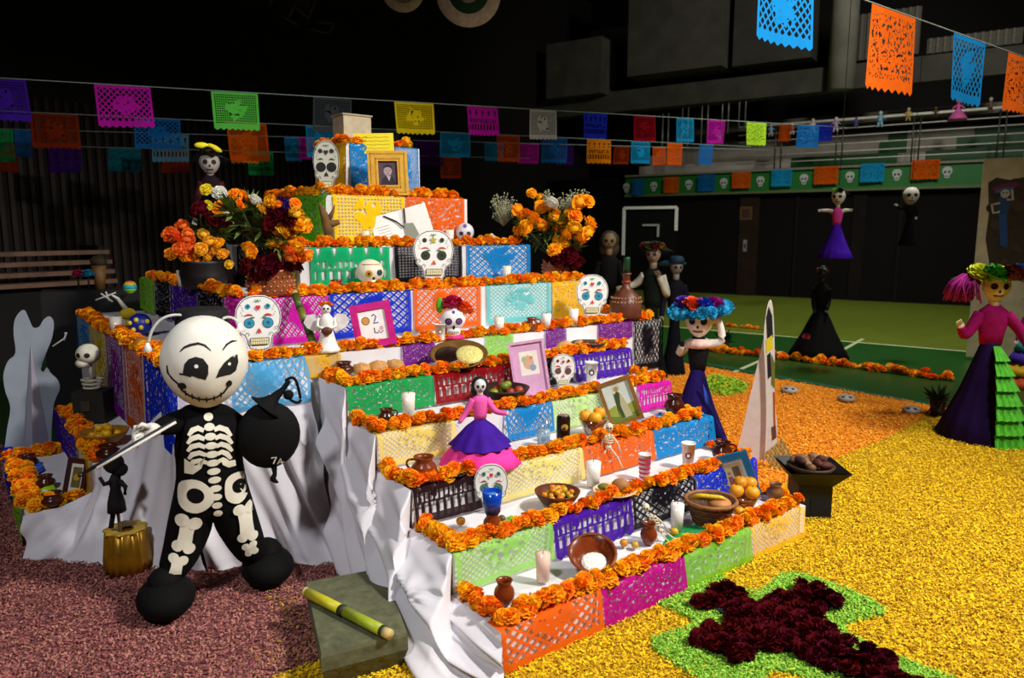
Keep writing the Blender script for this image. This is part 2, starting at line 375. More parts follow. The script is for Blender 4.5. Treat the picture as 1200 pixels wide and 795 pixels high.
# gallery on the right wall
gal = struct(thing('wall_gallery', None, None, W0, WRZ)); gal['label'] = 'spectator gallery with green front along the right wall'
g0 = WR(735, 225)[0]; g1 = 9.0
MB().box(((g0+g1)/2, -.06, 2.95), (g1-g0, .12, .5)).build('fascia', mat('0d5a1c', .5, .06, 3), gal)
MB().box(((g0+g1)/2, -.1, 2.67), (g1-g0, .2, .06)).build('ledge', mat('4a5530', .6), gal)
MB().box(((g0+g1)/2, -.09, 3.22), (g1-g0, .2, .05)).build('coping', mat('6c6a58', .6), gal)
for i in range(5):        # raked seating behind the rail
    MB().box(((g0+g1)/2, .8+.75*i+.4, 3.2+(.36+.36*i)/2), (g1-g0, .8, .36+.36*i)).build('tier', mat(('a8a294', '948e80', 'b0aa9c', '8e887a', '9c9688')[i], .8, .15, 2), gal)
for (xa, xb, i) in ((928, 1052, 0), (1030, 1062, 1), (1040, 1062, 2), (1085, 1200, 0), (1120, 1200, 1), (1140, 1200, 2), (1165, 1230, 3)):
    off = -(.8+.75*i); a = WR(xa, 180, off)[0]; b = WR(xb, 180, off)[0]; zt = 3.2+.36+.36*i
    MB().box(((a+b)/2, -off+.15, zt-.16), (b-a, .36, .36)).build('green_block', mat('0b4a18', .5, .08), gal)
MB().box(((g0+g1)/2, 6.2, 6), (g1-g0+12, .2, 6.2)).build('rear_wall', mat('15130f', .8), gal)
MB().box(((g0+g1)/2-1, -.2, 5.25), (g1-g0+10, .5, .55)).build('beam', mat('403f36', .85, .2, 2), gal)
def wallbox(x0, y0, x1, y1, out, h, name):
    a = WR(x0, y1, out); b = WR(x1, y0, out)
    MB().box(((a[0]+b[0])/2, -out/2, (a[1]+b[1])/2), (b[0]-a[0], out, b[1]-a[1])).build(name, mat(h, .85, .2, 2), gal)
wallbox(640, 42, 705, 116, .9, '4b4941', 'concrete_box'); wallbox(735, -45, 850, 90, 1.0, '4a483f', 'concrete_box'); wallbox(858, -60, 958, 78, .7, '3a3932', 'concrete_box')
a = WR(985, 105, .6); MB().lathe([(.3, a[1]), (.3, 9.1)], 18, (a[0], -.6, 0)).build('column', mat('77756a', .8, .15, 2), gal)
for (x0, y0, x1, y1) in ((1003, 5, 1080, 70), (1085, 30, 1200, 62), (1003, -60, 1100, -5)):      # ribbed panels
    a = WR(x0, y1, .3); b = WR(x1, y0, .3)
    pn = MB().box(((a[0]+b[0])/2, -.12, (a[1]+b[1])/2), (b[0]-a[0], .1, b[1]-a[1])).build('ribbed_panel', mat('4d4a40', .7, .1), gal)
    k = int((b[0]-a[0])/.14)
    for i in range(k): MB().box((0, 0, 0), (.05, .05, b[1]-a[1])).build('rib', mat('625e52', .7), pn, loc=(a[0]+.07+i*.14, -.19, (a[1]+b[1])/2))
# rail
rail = thing('railing', 'grey steel railing with five bars along the green gallery front', 'railing', W0, WRZ)
r0 = WR(868, 160)[0]
MB().tube([(r0, -.16, 4.32), (g1, -.16, 4.32)], .035, 8).build('handrail', mat('d0d0c6', .4), rail)
for i in range(5): MB().tube([(r0, -.16, 3.4+i*.18), (g1, -.16, 3.4+i*.18)], .014, 6).build('bar', mat('c0c0b6', .4), rail)
for xx in (910, 917, 981, 988, 1069, 1077, 1168, 1176):
    s_ = WR(xx, 180)[0]; MB().tube([(s_, -.16, 3.22), (s_, -.16, 4.32)], .02, 6).build('post', mat('3c3e38', .4, metal=.4), rail)
for i, xx in enumerate((782, 805, 828, 852, 872)):  # thin hanging rods in pairs
    y0 = 135-(xx-782)*.45; a = WR(xx, y0); b = WR(xx, y0+55); rd = thing('hanging_rods', 'pair of thin steel rods hanging from gallery beam, '+ORD[i]+' pair from the left', 'rod', wpt(a[0], .3, a[1]), WRZ, 'rods under the gallery beam')
    for k in (0, .16): MB().tube([(k, 0, 0), (k, 0, b[1]-a[1])], .018, 6).build('rod', mat('8a8a84', .4, metal=.5), rd)
# the fascia's cut papers and masks are hung in the banner section
# bleachers folded against the back wall
bP = at_d(30, 345, 9.2); bl = thing('bleacher', 'folded wooden bleacher with stacked planks at the far left', 'bleacher', (bP.x, bP.y, 0), math.atan2(BD.y, BD.x))
for i in range(4): MB().box((0, .05*i, 1.02+i*.13), (2.2, .25, .055)).build('plank', mat('7a5a48', .6, .2, 6), bl)
for x in (-1.0, 1.0): MB().box((x, .3, .75), (.08, .5, 1.5)).build('upright', mat('151211', .7), bl)
MB().box((0, .25, .48), (2.1, .4, .96)).build('base', mat('100d0c', .8), bl)
# round hanging discs and truss under the ceiling
for i, (x, y, r_, d) in enumerate(((472, -12, 25, 10.0), (549, -8, 38, 9.0))):
    P = at_d(x, y, d); R_ = r_*d/F
    h = thing('ceiling_disc', ('small plain pale' if i == 0 else 'larger green banded white')+' round decoration hanging at the top edge', 'decoration', P, to_cam(P))
    MB().lathe([(R_*.62, -.02), (R_, -.015), (R_, .015), (R_*.62, .02)], 40, M=Matrix.Rotation(PI/2, 3, 'X'), cap=False).build('rim', mat('e6eae6', .7), h)
    MB().lathe([(R_*.3, -.01), (R_*.66, -.01), (R_*.66, .01), (R_*.3, .01)], 40, M=Matrix.Rotation(PI/2, 3, 'X'), cap=False).build('band', mat('15553a' if i else '9aa09a', .7), h)
    MB().lathe([(0, -.008), (R_*.42, -.008), (R_*.42, .008), (0, .008)], 40, M=Matrix.Rotation(PI/2, 3, 'X')).build('centre', mat('a2a8b8', .7), h)
P = at_d(352, 8, 10.5); tr = thing('ceiling_truss', 'grey metal lighting truss hanging in the dark above the altar', 'truss', P, to_cam(P))
V_ = View(P)
for k, (A, B) in enumerate((((313, 8), (350, 30)), ((350, 30), (385, 36)), ((325, -10), (362, 22)), ((362, 22), (392, 26)), ((338, 20), (350, -6)), ((360, 22), (372, -10)), ((313, 8), (325, -10)), ((385, 36), (392, 26)))):
    a = V_(*A); b = V_(*B); MB().tube([(a[0], .1*(k % 2), a[1]), (b[0], .1*(k % 2), b[1])], .022, 6).build('truss_bar', mat('55534c', .5, metal=.5), tr)
MB().box((.05, .3, .18), (.16, .02, .3)).build('lamp_panel', mat('4a4230', .6), tr)
# low backboard far behind the altar
P = at_d(732, 244, 16.5); bbd = thing('backboard', 'white outlined basketball backboard in the dark beside the wall', 'backboard', (P.x, P.y, 0), to_cam(P, -20))
Vb = View((P.x, P.y, 0)); x1 = 1.2; zt = P.z; zb = zt-1.05
MB().box((x1/2, 0, (zt+zb)/2), (x1, .03, zt-zb)).build('board', mat('0c0c0d', .3), bbd)
fb = MB(); [fb.box(c, d) for c, d in (((x1/2, -.03, zt), (x1, .04, .06)), ((0, -.03, (zt+zb)/2), (.06, .04, 1.05)), ((x1, -.03, zt-.25), (.06, .04, .5)))]; fb.build('border', mat('b8b8b4', .6), bbd)
fb = MB(); [fb.box(c, d) for c, d in (((.62, -.03, zt-.38), (.36, .04, .04)), ((.8, -.03, zt-.5), (.04, .04, .28)))]; fb.build('target_square', mat('8a8a88', .6), bbd)
MB().box((x1/2, .3, zb/2+.2), (.18, .18, zb+.4)).build('post', mat('121212', .5), bbd)

# ================================================================== petal carpets
flakes('yellow_petal_carpet', 'bright yellow carpet of loose dyed sawdust before the altar', 'sawdust carpet', [(-3, -3.2), (6.4, -3.2), (6.05, .2), (5.4, .75), (4.4, .62), (3.6, .6), (2.9, .52), (2.4, .48), (-3, .5)], ['eabf00', 'dcae00', 'f8d208', 'b88e00', 'f0c80a', 'a87e00'], 115000, .0125, bed='c89e00')
flakes('orange_petal_carpet', 'orange marigold petal carpet spread beside the altar towards the court', 'petal carpet', [(2.2, .50), (2.9, .54), (3.6, .62), (4.4, .64), (5.4, .77), (5.95, .6), (5.85, 4.4), (2.2, 6.2)], ['f09a1a', 'ea880c', 'f7ae30', 'd47a08'], 45000, .018, z0=.01, bed='e08a10')
flakes('pink_petal_carpet', 'dull pink sawdust carpet left of the altar under the skeleton', 'sawdust carpet', [(-5, .505), (-.05, .505), (-.1, 1.9), (-1.2, 2.6), (-1.4, 6), (-5, 6)], ['a8625e', '8e4a4c', 'bc7c72', '6e3a3c', 'a8705a'], 70000, .0115, bed='7c4646')
flakes('yellow_petal_spill', 'few stray yellow flakes scattered on the pink carpet', 'sawdust', [tuple(on_z(*p_).xy) for p_ in ((308, 692), (352, 688), (372, 735), (368, 775), (330, 790), (285, 780), (320, 745), (318, 715))], ['d0a800', 'b58a00'], 260, .011, z0=.013, z1=.0125, bed='6a4044')
flakes('green_petal_patch', 'lime green petal patch on the far orange carpet', 'petal patch', [tuple(on_z(*p_).xy) for p_ in ((822, 447), (835, 441), (862, 446), (878, 452), (872, 462), (850, 466), (828, 462))], ['8fbf20', '9ed02c', '70a015'], 900, .03, z0=.016, z1=.009, bed='7fae1c')
# lime green surround and dark flower cross
CX, CY = 1.08, -.47
def cross_outline(hw, l, r, t, b, cx=CX, cy=CY, rnd=0):
    return [(cx-hw, cy+t), (cx-hw, cy+hw), (cx-l, cy+hw), (cx-l, cy-hw), (cx-hw, cy-hw), (cx-hw, cy-b), (cx+hw, cy-b), (cx+hw, cy-hw), (cx+r, cy-hw), (cx+r, cy+hw), (cx+hw, cy+hw), (cx+hw, cy+t)]
flakes('green_petal_border', 'lime green petal border around the dark red flower cross', 'petal border', [tuple(q.xy) for q in smooth_path([(x, y, 0) for x, y in cross_outline(.225, .50, .55, .43, 1.0)], 5)], ['8cc63a', '7ab52c', 'a5d850', '69a022'], 26000, .011, z0=.022, z1=.011, bed='7fb832')
# ================================================================== the altar
VF = 3.95
LV = {i: ((i-1)*.357, .1752*i, .0124*(i-1), 2.13+.023*(i-1)) for i in range(1, 6)}
LV[6] = (1.785, 1.0, -.72, 2.92); LV[7] = (2.19, 1.30, -.24, 2.53); LV[8] = (2.55, 1.58, .27, 2.2); LV[9] = (2.9, 1.95, .60, 1.83); LV[10] = (3.25, 2.36, .93, 1.60)
VB = {6: 5.0, 7: 4.7, 8: 4.4, 9: 4.1, 10: 3.8}
altar = thing('stepped_altar', 'tall stepped altar of ten white-covered tiers filling the centre', 'altar', (0, 0, 0))
WHITE = mat('d9d6d8', .8, .05, 6, .15, key='cloth')
for i in range(1, 11):
    v, z, u0, u1 = LV[i]; v1 = LV[i+1][0] if i < 6 else VB[i]
    if i == 6: v1 = 5.0
    z0 = 0 if i <= 6 else LV[i-1][1]
    MB().box(((u0+u1)/2, (v+v1)/2, (z0+z)/2), (u1-u0, v1-v, z-z0)).build('tier', WHITE, altar)
ZA, ZB_ = .45, .23
MB().box((-.875, 3.0, ZA/2), (.31, 1.5, ZA)).build('side_step', WHITE, altar)
MB().box((-1.19, 2.95, ZB_/2), (.32, 1.24, ZB_)).build('side_step', WHITE, altar)
# ------------------------------------------------------------------ white drapes
def drape(name, label, top, bot, folds, amp, seed, nu=150, nv=40, skew=0, power=1.0, pins=()):
    rng = random.Random(seed); ph = [rng.uniform(0, 6) for _ in range(4)]
    T = [Vector(p) for p in top]; B = [Vector(p) for p in bot]
    def lerp(P, s):
        L = [0]; 
        for i in range(1, len(P)): L.append(L[-1]+(P[i]-P[i-1]).length)
        t = s*L[-1]
        for i in range(1, len(P)):
            if t <= L[i]+1e-9: k = (t-L[i-1])/max(L[i]-L[i-1], 1e-9); return P[i-1].lerp(P[i], k)
        return P[-1]
    Bs = smooth_path(bot, 10)
    Bd = lerp(B, 1)-lerp(B, 0)
    def fn(s, t):
        a = lerp(T, s); b = lerp(Bs, s); k = t**power
        p = Vector((a.x+(b.x-a.x)*k, a.y+(b.y-a.y)*k, a.z+(b.z-a.z)*t))
        e = .01; tn = lerp(Bs, min(1, s+e))-lerp(Bs, max(0, s-e)); n = Vector((-tn.y, tn.x, 0)).normalized()
        if n.dot(CAM-p) < 0: n = -n
        A = amp*min(1, t*3)*(1 if t < .97 else .8)
        x = s*folds+skew*t
        d = math.sin(2*PI*x+ph[0]) * .55 + .35*math.sin(2*PI*x*1.73+ph[1]+1.5*t) + .3*math.sin(2*PI*(x*.6-t*1.1)+ph[2])
        for (ps, pt, dep, wd) in pins:      # gathers that pull swags into the cloth
            r = math.hypot((s-ps)*1.6, t-pt); ang = math.atan2(t-pt, (s-ps)*1.6)
            d += dep*math.exp(-r/wd)*math.sin(ang*7)*min(1, r*14)
        p = p+n*(A*(d+.65))
        p.z = max(p.z, .014+.006*d*(t > .95)+.004)
        return p
    return tag(MB().grid(fn, nu, nv).build(name, mat('d6d2d8', .75, .04, 5, .08, key='drape'), None), label, 'cloth')
tp = []
for i in range(1, 6):
    v, z, u0, u1 = LV[i]; tp += [(u0-.006, v-.006, z+.006), (u0-.006, v+.35, z+.006)]
drape('white_drape', 'white cloth draped over the left end of the front steps', tp, [(-.05, -.09, .01), (-.22, .08, .01), (-.26, .38, .01), (-.17, .78, .01), (-.12, 1.18, .01)], 4.2, .042, 3, 190, 52, 2.3, .8, [(.62, .36, .5, .16), (.30, .36, .5, .15)])
drape('white_drape', 'white cloth hanging from the platform front behind the skeleton', [(-.002, 1.775, .9), (-.35, 1.775, .93), (-.715, 1.775, .95)], [(-.10, 1.20, .01), (-.33, 1.44, .01), (-.66, 1.58, .01)], 3.2, .04, 8, 120, 40, 1.2, 1.3, [(.05, .42, .6, .18)])
drape('white_drape', 'white cloth sloping down over the left side steps to the floor', [(-.725, 1.775, .95), (-.735, 1.95, .78), (-.82, 2.2, .6), (-1.0, 2.235, .46), (-1.04, 2.3, .30), (-1.2, 2.32, .24), (-1.36, 2.32, .235)], [(-.66, 1.58, .01), (-.80, 1.70, .01), (-1.05, 1.955, .01), (-1.36, 2.29, .01)], 4, .03, 12, 110, 36, -1.1, 1.2)
# ------------------------------------------------------------------ cut paper sheets on the risers
def paper_obj(name, fn, h, style, seed, nu=14, nv=10, clear=0.0, zig=0, sub=2):
    """fn(s, t) -> point, s across 0..1, t 0 top .. 1 bottom; zig cuts teeth into the lower edge"""
    if zig: nu = zig*2
    vs = []; uv = []
    for j in range(nv+1):
        for i in range(nu+1):
            t = j/nv
            if zig and j == nv and i % 2: t += .055
            vs.append(fn(i/nu, t)); uv.append((i/nu, 1-j/nv))
    fs = [(j*(nu+1)+i, (j+1)*(nu+1)+i, (j+1)*(nu+1)+i+1, j*(nu+1)+i+1) for j in range(nv) for i in range(nu)]
    me = bpy.data.meshes.new(name); me.from_pydata([tuple(p) for p in vs], [], fs)
    ul = me.uv_layers.new(name='UVMap'); vi = np.zeros(len(me.loops), np.int32); me.loops.foreach_get('vertex_index', vi)
    ul.data.foreach_set('uv', np.array(uv, np.float32)[vi].ravel()); me.polygons.foreach_set('use_smooth', [True]*len(fs))
    me.materials.append(paper_mat(h, style, seed, clear)); me.update()
    o = bpy.data.objects.new(name, me); C.objects.link(o); return o
CN = {'f26a1b': 'orange', 'c4128c': 'magenta', '86cc2e': 'lime green', 'f7c32a': 'golden yellow', '9bdc5a': 'pale lime', '4b1a9e': 'purple', '17131a': 'black', '1c36c8': 'royal blue', '2a1418': 'dark brown', 'f2e27a': 'pale yellow',
      '1b86cc': 'bright blue', 'f5d860': 'soft yellow', 'c2e88a': 'pale green', 'd41aa8': 'hot pink', '1fa050': 'green', '8e0e16': 'dark red', '3aa6dc': 'sky blue', '7a1a8a': 'violet', '62c8c8': 'turquoise', 'f0b818': 'yellow', '18b070': 'emerald green',
      'ffd21a': 'bright yellow', 'b02aa0': 'plum', 'c04818': 'rust orange', 'd8c020': 'mustard', 'd05a1c': 'rust orange', '6ec01e': 'grass green'}
def riser_paper(lv, x0, x1, h, style, seed, k, full=.94, fold=.07, zig=0, wave=.006, out=0):
    v, z, u0, u1 = LV[lv]; a = u_of(x0, v, z); b = u_of(x1, v, z); zb = LV[lv-1][1] if lv > 1 else 0
    H = (z-zb)*full; L = fold+H; rng = random.Random(seed*31+lv); p1, p2 = rng.uniform(0, 6), rng.uniform(0, 6); tw = rng.uniform(-.012, .012)
    def fn(s, t):
        q = t*L; w_ = wave*(math.sin(s*9+p1)+.6*math.sin(s*17+p2+q*20))*(.25+.75*t)
        if q < fold: return (a+(b-a)*s, v+fold-q-.012, z+.0075+.002*math.sin(s*12+p1))
        d = q-fold; return (a+(b-a)*s+tw*d, v-.0135-abs(w_)-.022*(d/H)*(lv < 6)-out*min(1, d/H*2.5), z+.0075-d)
    o = paper_obj('cut_paper_sheet', fn, h, style, seed, 16, 12, .22 if h in ('9bdc5a', 'f5d860', 'f2e27a', 'c2e88a', 'f7c32a', '62c8c8', '86cc2e', '3aa6dc') else .05, zig)
    lev = {1: 'lowest step', 2: 'second step', 3: 'third step', 4: 'fourth step', 5: 'fifth step', 6: 'wide platform front', 7: 'long tier above the platform', 8: 'eighth tier', 9: 'ninth tier', 10: 'top tier'}[lv]
    return tag(o, f'{CN[h]} cut-paper sheet on the {lev}, {ORD[k]} from its left', 'paper sheet', 'cut-paper sheets on the altar fronts')
def side_paper(u, z, y0x, y1x, h, style, seed, label, drop, out=.0135):
    a = v_of(y0x, u, z); b = v_of(y1x, u, z); rng = random.Random(seed); p1 = rng.uniform(0, 6)
    def fn(s, t):
        q = t*(drop+.05)
        if q < .05: return (u+.05-q-.012, a+(b-a)*s, z+.0075)
        d = q-.05; return (u-out-.006*abs(math.sin(s*8+p1))-.03*d, a+(b-a)*s, z+.0075-d)
    return tag(paper_obj('cut_paper_sheet', fn, h, style, seed, 12, 10), label, 'paper sheet', 'cut-paper sheets on the altar sides')
ROWS = {1: [(584, 702, 'f26a1b', 'lattice', 0), (703, 799, 'c4128c', 'speck', 0), (800, 877, '86cc2e', 'speck', 0), (878, 939, 'f7c32a', 'net', 0)],
        2: [(531, 645, '9bdc5a', 'net', 0), (646, 737, '4b1a9e', 'arch', 9), (738, 812, '17131a', 'lattice', 0), (814, 884, '1c36c8', 'speck', 0)],
        3: [(482, 566, '2a1418', 'arch', 0), (584, 681, 'f2e27a', 'net', 0), (682, 763, 'f26a1b', 'speck', 0), (765, 834, '1b86cc', 'speck', 0)],
        4: [(441, 531, 'f5d860', 'net', 0), (590, 645, '1b86cc', 'lattice', 0), (646, 712, 'c2e88a', 'net', 0), (746, 784, 'd41aa8', 'arch', 0)],
        5: [(405, 505, '1fa050', 'speck', 0), (507, 598, '8e0e16', 'arch', 0), (600, 668, '17131a', 'lattice', 0), (671, 738, '4b1a9e', 'arch', 9)],
        6: [(264, 356, '3aa6dc', 'lattice', 0), (357, 398, 'f0b818', 'net', 0), (470, 508, '7a1a8a', 'speck', 0), (568, 600, '86cc2e', 'speck', 0), (638, 662, '7a1a8a', 'speck', 0), (700, 740, '7a1a8a', 'speck', 0), (742, 776, '17131a', 'lattice', 0)],
        7: [(316, 383, 'd41aa8', 'lattice', 0), (385, 480, '1c36c8', 'lattice', 0), (484, 562, 'f26a1b', 'lattice', 0), (569, 644, '62c8c8', 'net', 0), (646, 692, 'f0b818', 'speck', 0)],
        8: [(362, 455, '18b070', 'arch', 0), (461, 540, '17131a', 'grid', 0), (546, 620, '1b86cc', 'lattice', 0)],
        9: [(389, 473, 'ffd21a', 'grid', 0), (475, 543, 'f26a1b', 'speck', 0)],
        10: [(409, 458, '1b86cc', 'speck', 0), (462, 489, '1b86cc', 'net', 1)]}
n_ = 0
for lv in ROWS:
    for k, (x0, x1, h, st, zg) in enumerate(ROWS[lv]):
        n_ += 1; full = .94
        if lv == 6: full = 1.0
        o = riser_paper(lv, x0, x1, h, st, n_, k, full if not (lv == 6 and k in (0, 6)) else (1.9 if k == 0 else 3.2), .09 if lv < 6 else .05, zg, out=.07 if (lv == 6 and k == 0) else 0)
riser_paper_done = True
u6, z6 = LV[6][2], LV[6][1]; u7, z7 = LV[7][2], LV[7][1]
for (x0, x1, h, st, lb, dr) in ((92, 107, '1b86cc', 'net', 'bright blue cut-paper sheet at the far end of the platform side', .30), (108, 126, 'd8c020', 'net', 'mustard cut-paper sheet on the platform side behind the small statue', .5),
                            (127, 146, '7a1a8a', 'net', 'violet cut-paper sheet on the left side of the platform', .5), (148, 170, 'd05a1c', 'net', 'rust orange cut-paper sheet on the left side of the platform', .5), (172, 212, '1c36c8', 'speck', 'royal blue cut-paper sheet on the platform side beside the skeleton', .42)):
    n_ += 1; side_paper(u6, z6, x0, x1, h, st, n_, lb, dr)
for (x0, x1, h, lb) in ((166, 181, '86cc2e', 'lime green cut-paper sheet on the left side of the long tier'), (184, 201, '17131a', 'black cut-paper sheet on the long tier side next to the lime one'), (203, 232, '4b1a9e', 'purple cut-paper sheet on the left side of the long tier'),
                        (234, 263, '17131a', 'black cut-paper sheet on the long tier side behind the skeleton head'), (265, 286, 'd41aa8', 'hot pink cut-paper sheet on the long tier side')):
    n_ += 1; side_paper(u7, z7, x0, x1, h, 'speck', n_, lb, .27)
side_paper(LV[9][2], LV[9][1], 318, 342, '4b1a9e', 'speck', 3, 'purple cut-paper sheet on the left side of the ninth tier', .34)
side_paper(LV[9][2], LV[9][1], 344, 384, '6ec01e', 'speck', 4, 'grass green cut-paper sheet on the left side of the ninth tier', .34)
side_paper(LV[10][2], LV[10][1], 372, 408, 'f0b818', 'speck', 5, 'yellow cut-paper sheet on the left side of the top tier', .38)
side_paper(LV[8][2], LV[8][1], 280, 317, '17131a', 'speck', 2, 'black sheet added to darken the bare left side of the eighth tier', .26)  # added dark sheet, stands in for shade on the bare white side
side_paper(LV[8][2], LV[8][1], 318, 348, 'd8c020', 'speck', 6, 'mustard cut-paper sheet on the left side of the eighth tier', .26)
side_paper(-1.03, ZA, 67, 92, '4b1a9e', 'speck', 7, 'purple cut-paper sheet on the outer face of the upper side step', .2)
side_paper(-1.03, ZA, 96, 108, 'f0b818', 'net', 8, 'yellow cut-paper sheet on the near end of the upper side step', .2)
side_paper(-1.35, ZB_, 6, 16, '1c36c8', 'speck', 9, 'royal blue cut-paper sheet on the outer face of the lowest side step', .2)
side_paper(-1.35, ZB_, 17, 28, '86cc2e', 'speck', 10, 'lime green cut-paper sheet on the outer face of the lowest side step', .2)
# sheets lying flat on treads
def flat_paper(pts, z, h, style, seed, label):
    P = [on_z(x, y, z+.0095) for x, y in pts]
    def fn(s, t): a = P[0].lerp(P[1], s); b = P[3].lerp(P[2], s); p = a.lerp(b, t); p.z += .002*math.sin(s*9+t*7+seed); return p
    return tag(paper_obj('cut_paper_sheet', fn, h, style, seed, 8, 6), label, 'paper sheet', 'cut-paper sheets lying flat')
flat_paper([(716, 688), (722, 664), (772, 640), (778, 652)], LV[1][1], 'c4128c', 'speck', 1, 'magenta cut-paper sheet lying flat on the lowest tread')
flat_paper([(775, 640), (788, 620), (838, 612), (826, 622)], LV[1][1], '1fa050', 'speck', 2, 'green cut-paper sheet lying flat on the lowest tread by the candle')
flat_paper([(556, 628), (560, 616), (600, 604), (612, 612)], LV[2][1], '86cc2e', 'net', 3, 'lime green cut-paper sheet lying flat on the second tread')
flat_paper([(730, 505), (742, 494), (776, 483), (768, 494)], LV[3][1], '1b86cc', 'net', 4, 'bright blue cut-paper sheet lying flat below the saint picture')
# ================================================================== marigolds and garlands
def pompom(seed, rings=7, flat=.8, petal=13):
    rng = random.Random(seed); mb = MB()
    mb.ell((0, 0, .05), (.70, .70, .62*flat), 8, 5)
    for k in range(rings):
        f = k/(rings-1); el = -.15+f*1.45                  # elevation of this ring
        n = max(4, int(petal*math.cos(max(0, el))+1))
        for i in range(n):
            a = 2*PI*(i+.5*(k % 2))/n+rng.uniform(-.15, .15); R = rng.uniform(.86, 1.08); e = el+rng.uniform(-.12, .12)
            wd = .27*rng.uniform(.8, 1.2)
            d = Vector((math.cos(a)*math.cos(e), math.sin(a)*math.cos(e), math.sin(e)*flat)); t = Vector((-math.sin(a), math.cos(a), 0))
            upv = d.cross(t)*-1
            b = d*.5; tp = d*R; z1, z2, z3 = [rng.uniform(-.13, .13) for _ in range(3)]
            mb.add([b-t*wd*.3, b+t*wd*.3, tp+t*wd+upv*z1, tp*1.05+upv*z2, tp-t*wd+upv*z3], [(0, 1, 2, 3, 4)])
    return mb
MG = mat('f7900e', .8, .12, 3, rnd=.75, spec=.2, key='petal'); MGD = mat('4a0412', .85, .35, 3, rnd=.3, spec=.08, key='petal')
MGY = mat('f0a818', .75, .12, 3, rnd=.4, key='petal'); MGR = mat('f2681a', .8, .12, 3, rnd=.3, key='petal'); MGW = mat('e8e6da', .8, .1, 3, key='petal')
def pom_set(m, name): return [pompom(s).mesh(name, m) for s in (1, 2, 3, 4)]
POM = pom_set(MG, 'marigold'); POMD = pom_set(MGD, 'dark_bloom'); POMY = pom_set(MGY, 'yellow_bloom'); POMR = pom_set(MGR, 'orange_bloom'); POMW = pom_set(MGW, 'white_bloom')
rg = random.Random(5)
def garland(path, label, size=.037, gap=.036, rows=1, spread=.02, group='marigold garlands on the altar', extra=.5, zj=.006):
    P = [Vector(p) for p in path]; base = P[0].copy()
    t = thing('marigold_garland', label, 'garland', base, 0, group)
    MB().tube([p-base+Vector((0, 0, .006)) for p in P], .003, 5).build('string', mat('6a4a10', .8), t)
    for i in range(len(P)-1):
        a, b = P[i], P[i+1]; d = b-a; L = d.length; n = max(1, int(L/gap)); sd = Vector((-d.y, d.x, 0)).normalized() if d.xy.length > 1e-4 else Vector((1, 0, 0))
        for k in range(n):
            for r_ in range(rows):
                s = size*rg.uniform(.78, 1.2); q = a+d*((k+.5*(r_ % 2)+rg.uniform(-.2, .2))/n)-base+sd*(rg.uniform(-spread, spread)+(r_-(rows-1)/2)*size*1.15)+Vector((0, 0, s*.35+rg.uniform(0, zj)))
                inst('marigold', rg.choice(POM), t, q, (rg.uniform(-.7, .7), rg.uniform(-.7, .7), rg.uniform(0, 6)), s)
            if rg.random() < extra:
                s = size*rg.uniform(.7, 1.0); q = a+d*((k+.5)/n)-base+sd*rg.uniform(-spread, spread)+Vector((0, 0, size*1.05)); inst('marigold', rg.choice(POM), t, q, (rg.uniform(-.8, .8), rg.uniform(-.8, .8), 0), s)
    return t
nm = {1: 'lowest step', 2: 'second step', 3: 'third step', 4: 'fourth step', 5: 'fifth step'}
for i in range(1, 6):
    v, z, u0, u1 = LV[i]; e = .03; zz = z+.010
    garland([(u0+.03, v+.31, zz), (u0+.03, v+e, zz), (u0+.55, v+e, zz), (u1-.55, v+e, zz), (u1-.03, v+e, zz)], f'orange marigold garland along the front edge of the {nm[i]}', .036 if i > 1 else .04, .034, 1, .018, extra=.6)
    garland([(u1-.03, v+.10, zz), (u1-.03, v+.33, zz)], f'short marigold garland on the right end of the {nm[i]}', .034, .05)
v, z, u0, u1 = LV[6]
garland([(u0+.03, 4.9, z+.01), (u0+.03, 1.83, z+.01)], 'marigold garland along the left edge of the wide platform', .038, .044, 2, .02, extra=.3)
garland([(u0+.10, 1.83, z+.01), (u1-.04, 1.83, z+.01)], 'marigold garland along the front edge of the wide platform', .038, .036, 1, .022)
garland([(u1-.04, 1.9, z+.01), (u1-.04, 3.2, z+.01)], 'marigold garland along the right edge of the wide platform', .036, .055)
v, z, u0, u1 = LV[7]
garland([(u0+.03, 4.6, z+.01), (u0+.03, 2.22, z+.01)], 'marigold garland along the left edge of the long tier', .04, .05, 1, .02)
garland([(u0+.1, 2.225, z+.01), (u1-.03, 2.225, z+.01)], 'marigold garland along the front edge of the long tier', .04, .04)
v, z, u0, u1 = LV[8]
garland([(u0+.03, 2.95, z+.01), (u0+.03, 2.6, z+.01)], 'short marigold garland on the left edge of the eighth tier', .042, .06)
garland([(u0+.06, 2.585, z+.01), (u1-.03, 2.585, z+.01)], 'marigold garland along the front edge of the eighth tier', .043, .045)
v, z, u0, u1 = LV[9]
garland([(u0+.03, 4.0, z+.01), (u0+.03, 2.94, z+.01)], 'marigold garland along the left edge of the ninth tier', .045, .065)
garland([(u0+.08, 2.935, z+.01), (u1-.03, 2.935, z+.01)], 'marigold garland along the front edge of the ninth tier', .043, .047)
v, z, u0, u1 = LV[10]
garland([(u0+.03, 3.75, z+.01), (u0+.03, 3.29, z+.01), (u1-.03, 3.29, z+.01)], 'marigold garland around the very top tier', .043, .05)
garland([(-.98, 3.7, ZA+.01), (-.98, 2.30, ZA+.01)], 'marigold garland on the upper left side step', .04, .045, 2, .02)
garland([(-1.10, 3.5, ZB_+.01), (-1.31, 3.5, ZB_+.01), (-1.31, 2.40, ZB_+.01), (-1.08, 2.40, ZB_+.01)], 'marigold garland around the lowest left side step', .04, .045, 2, .015)
a = on_z(812, 409); b = on_z(1122, 448); c = on_z(965, 427)
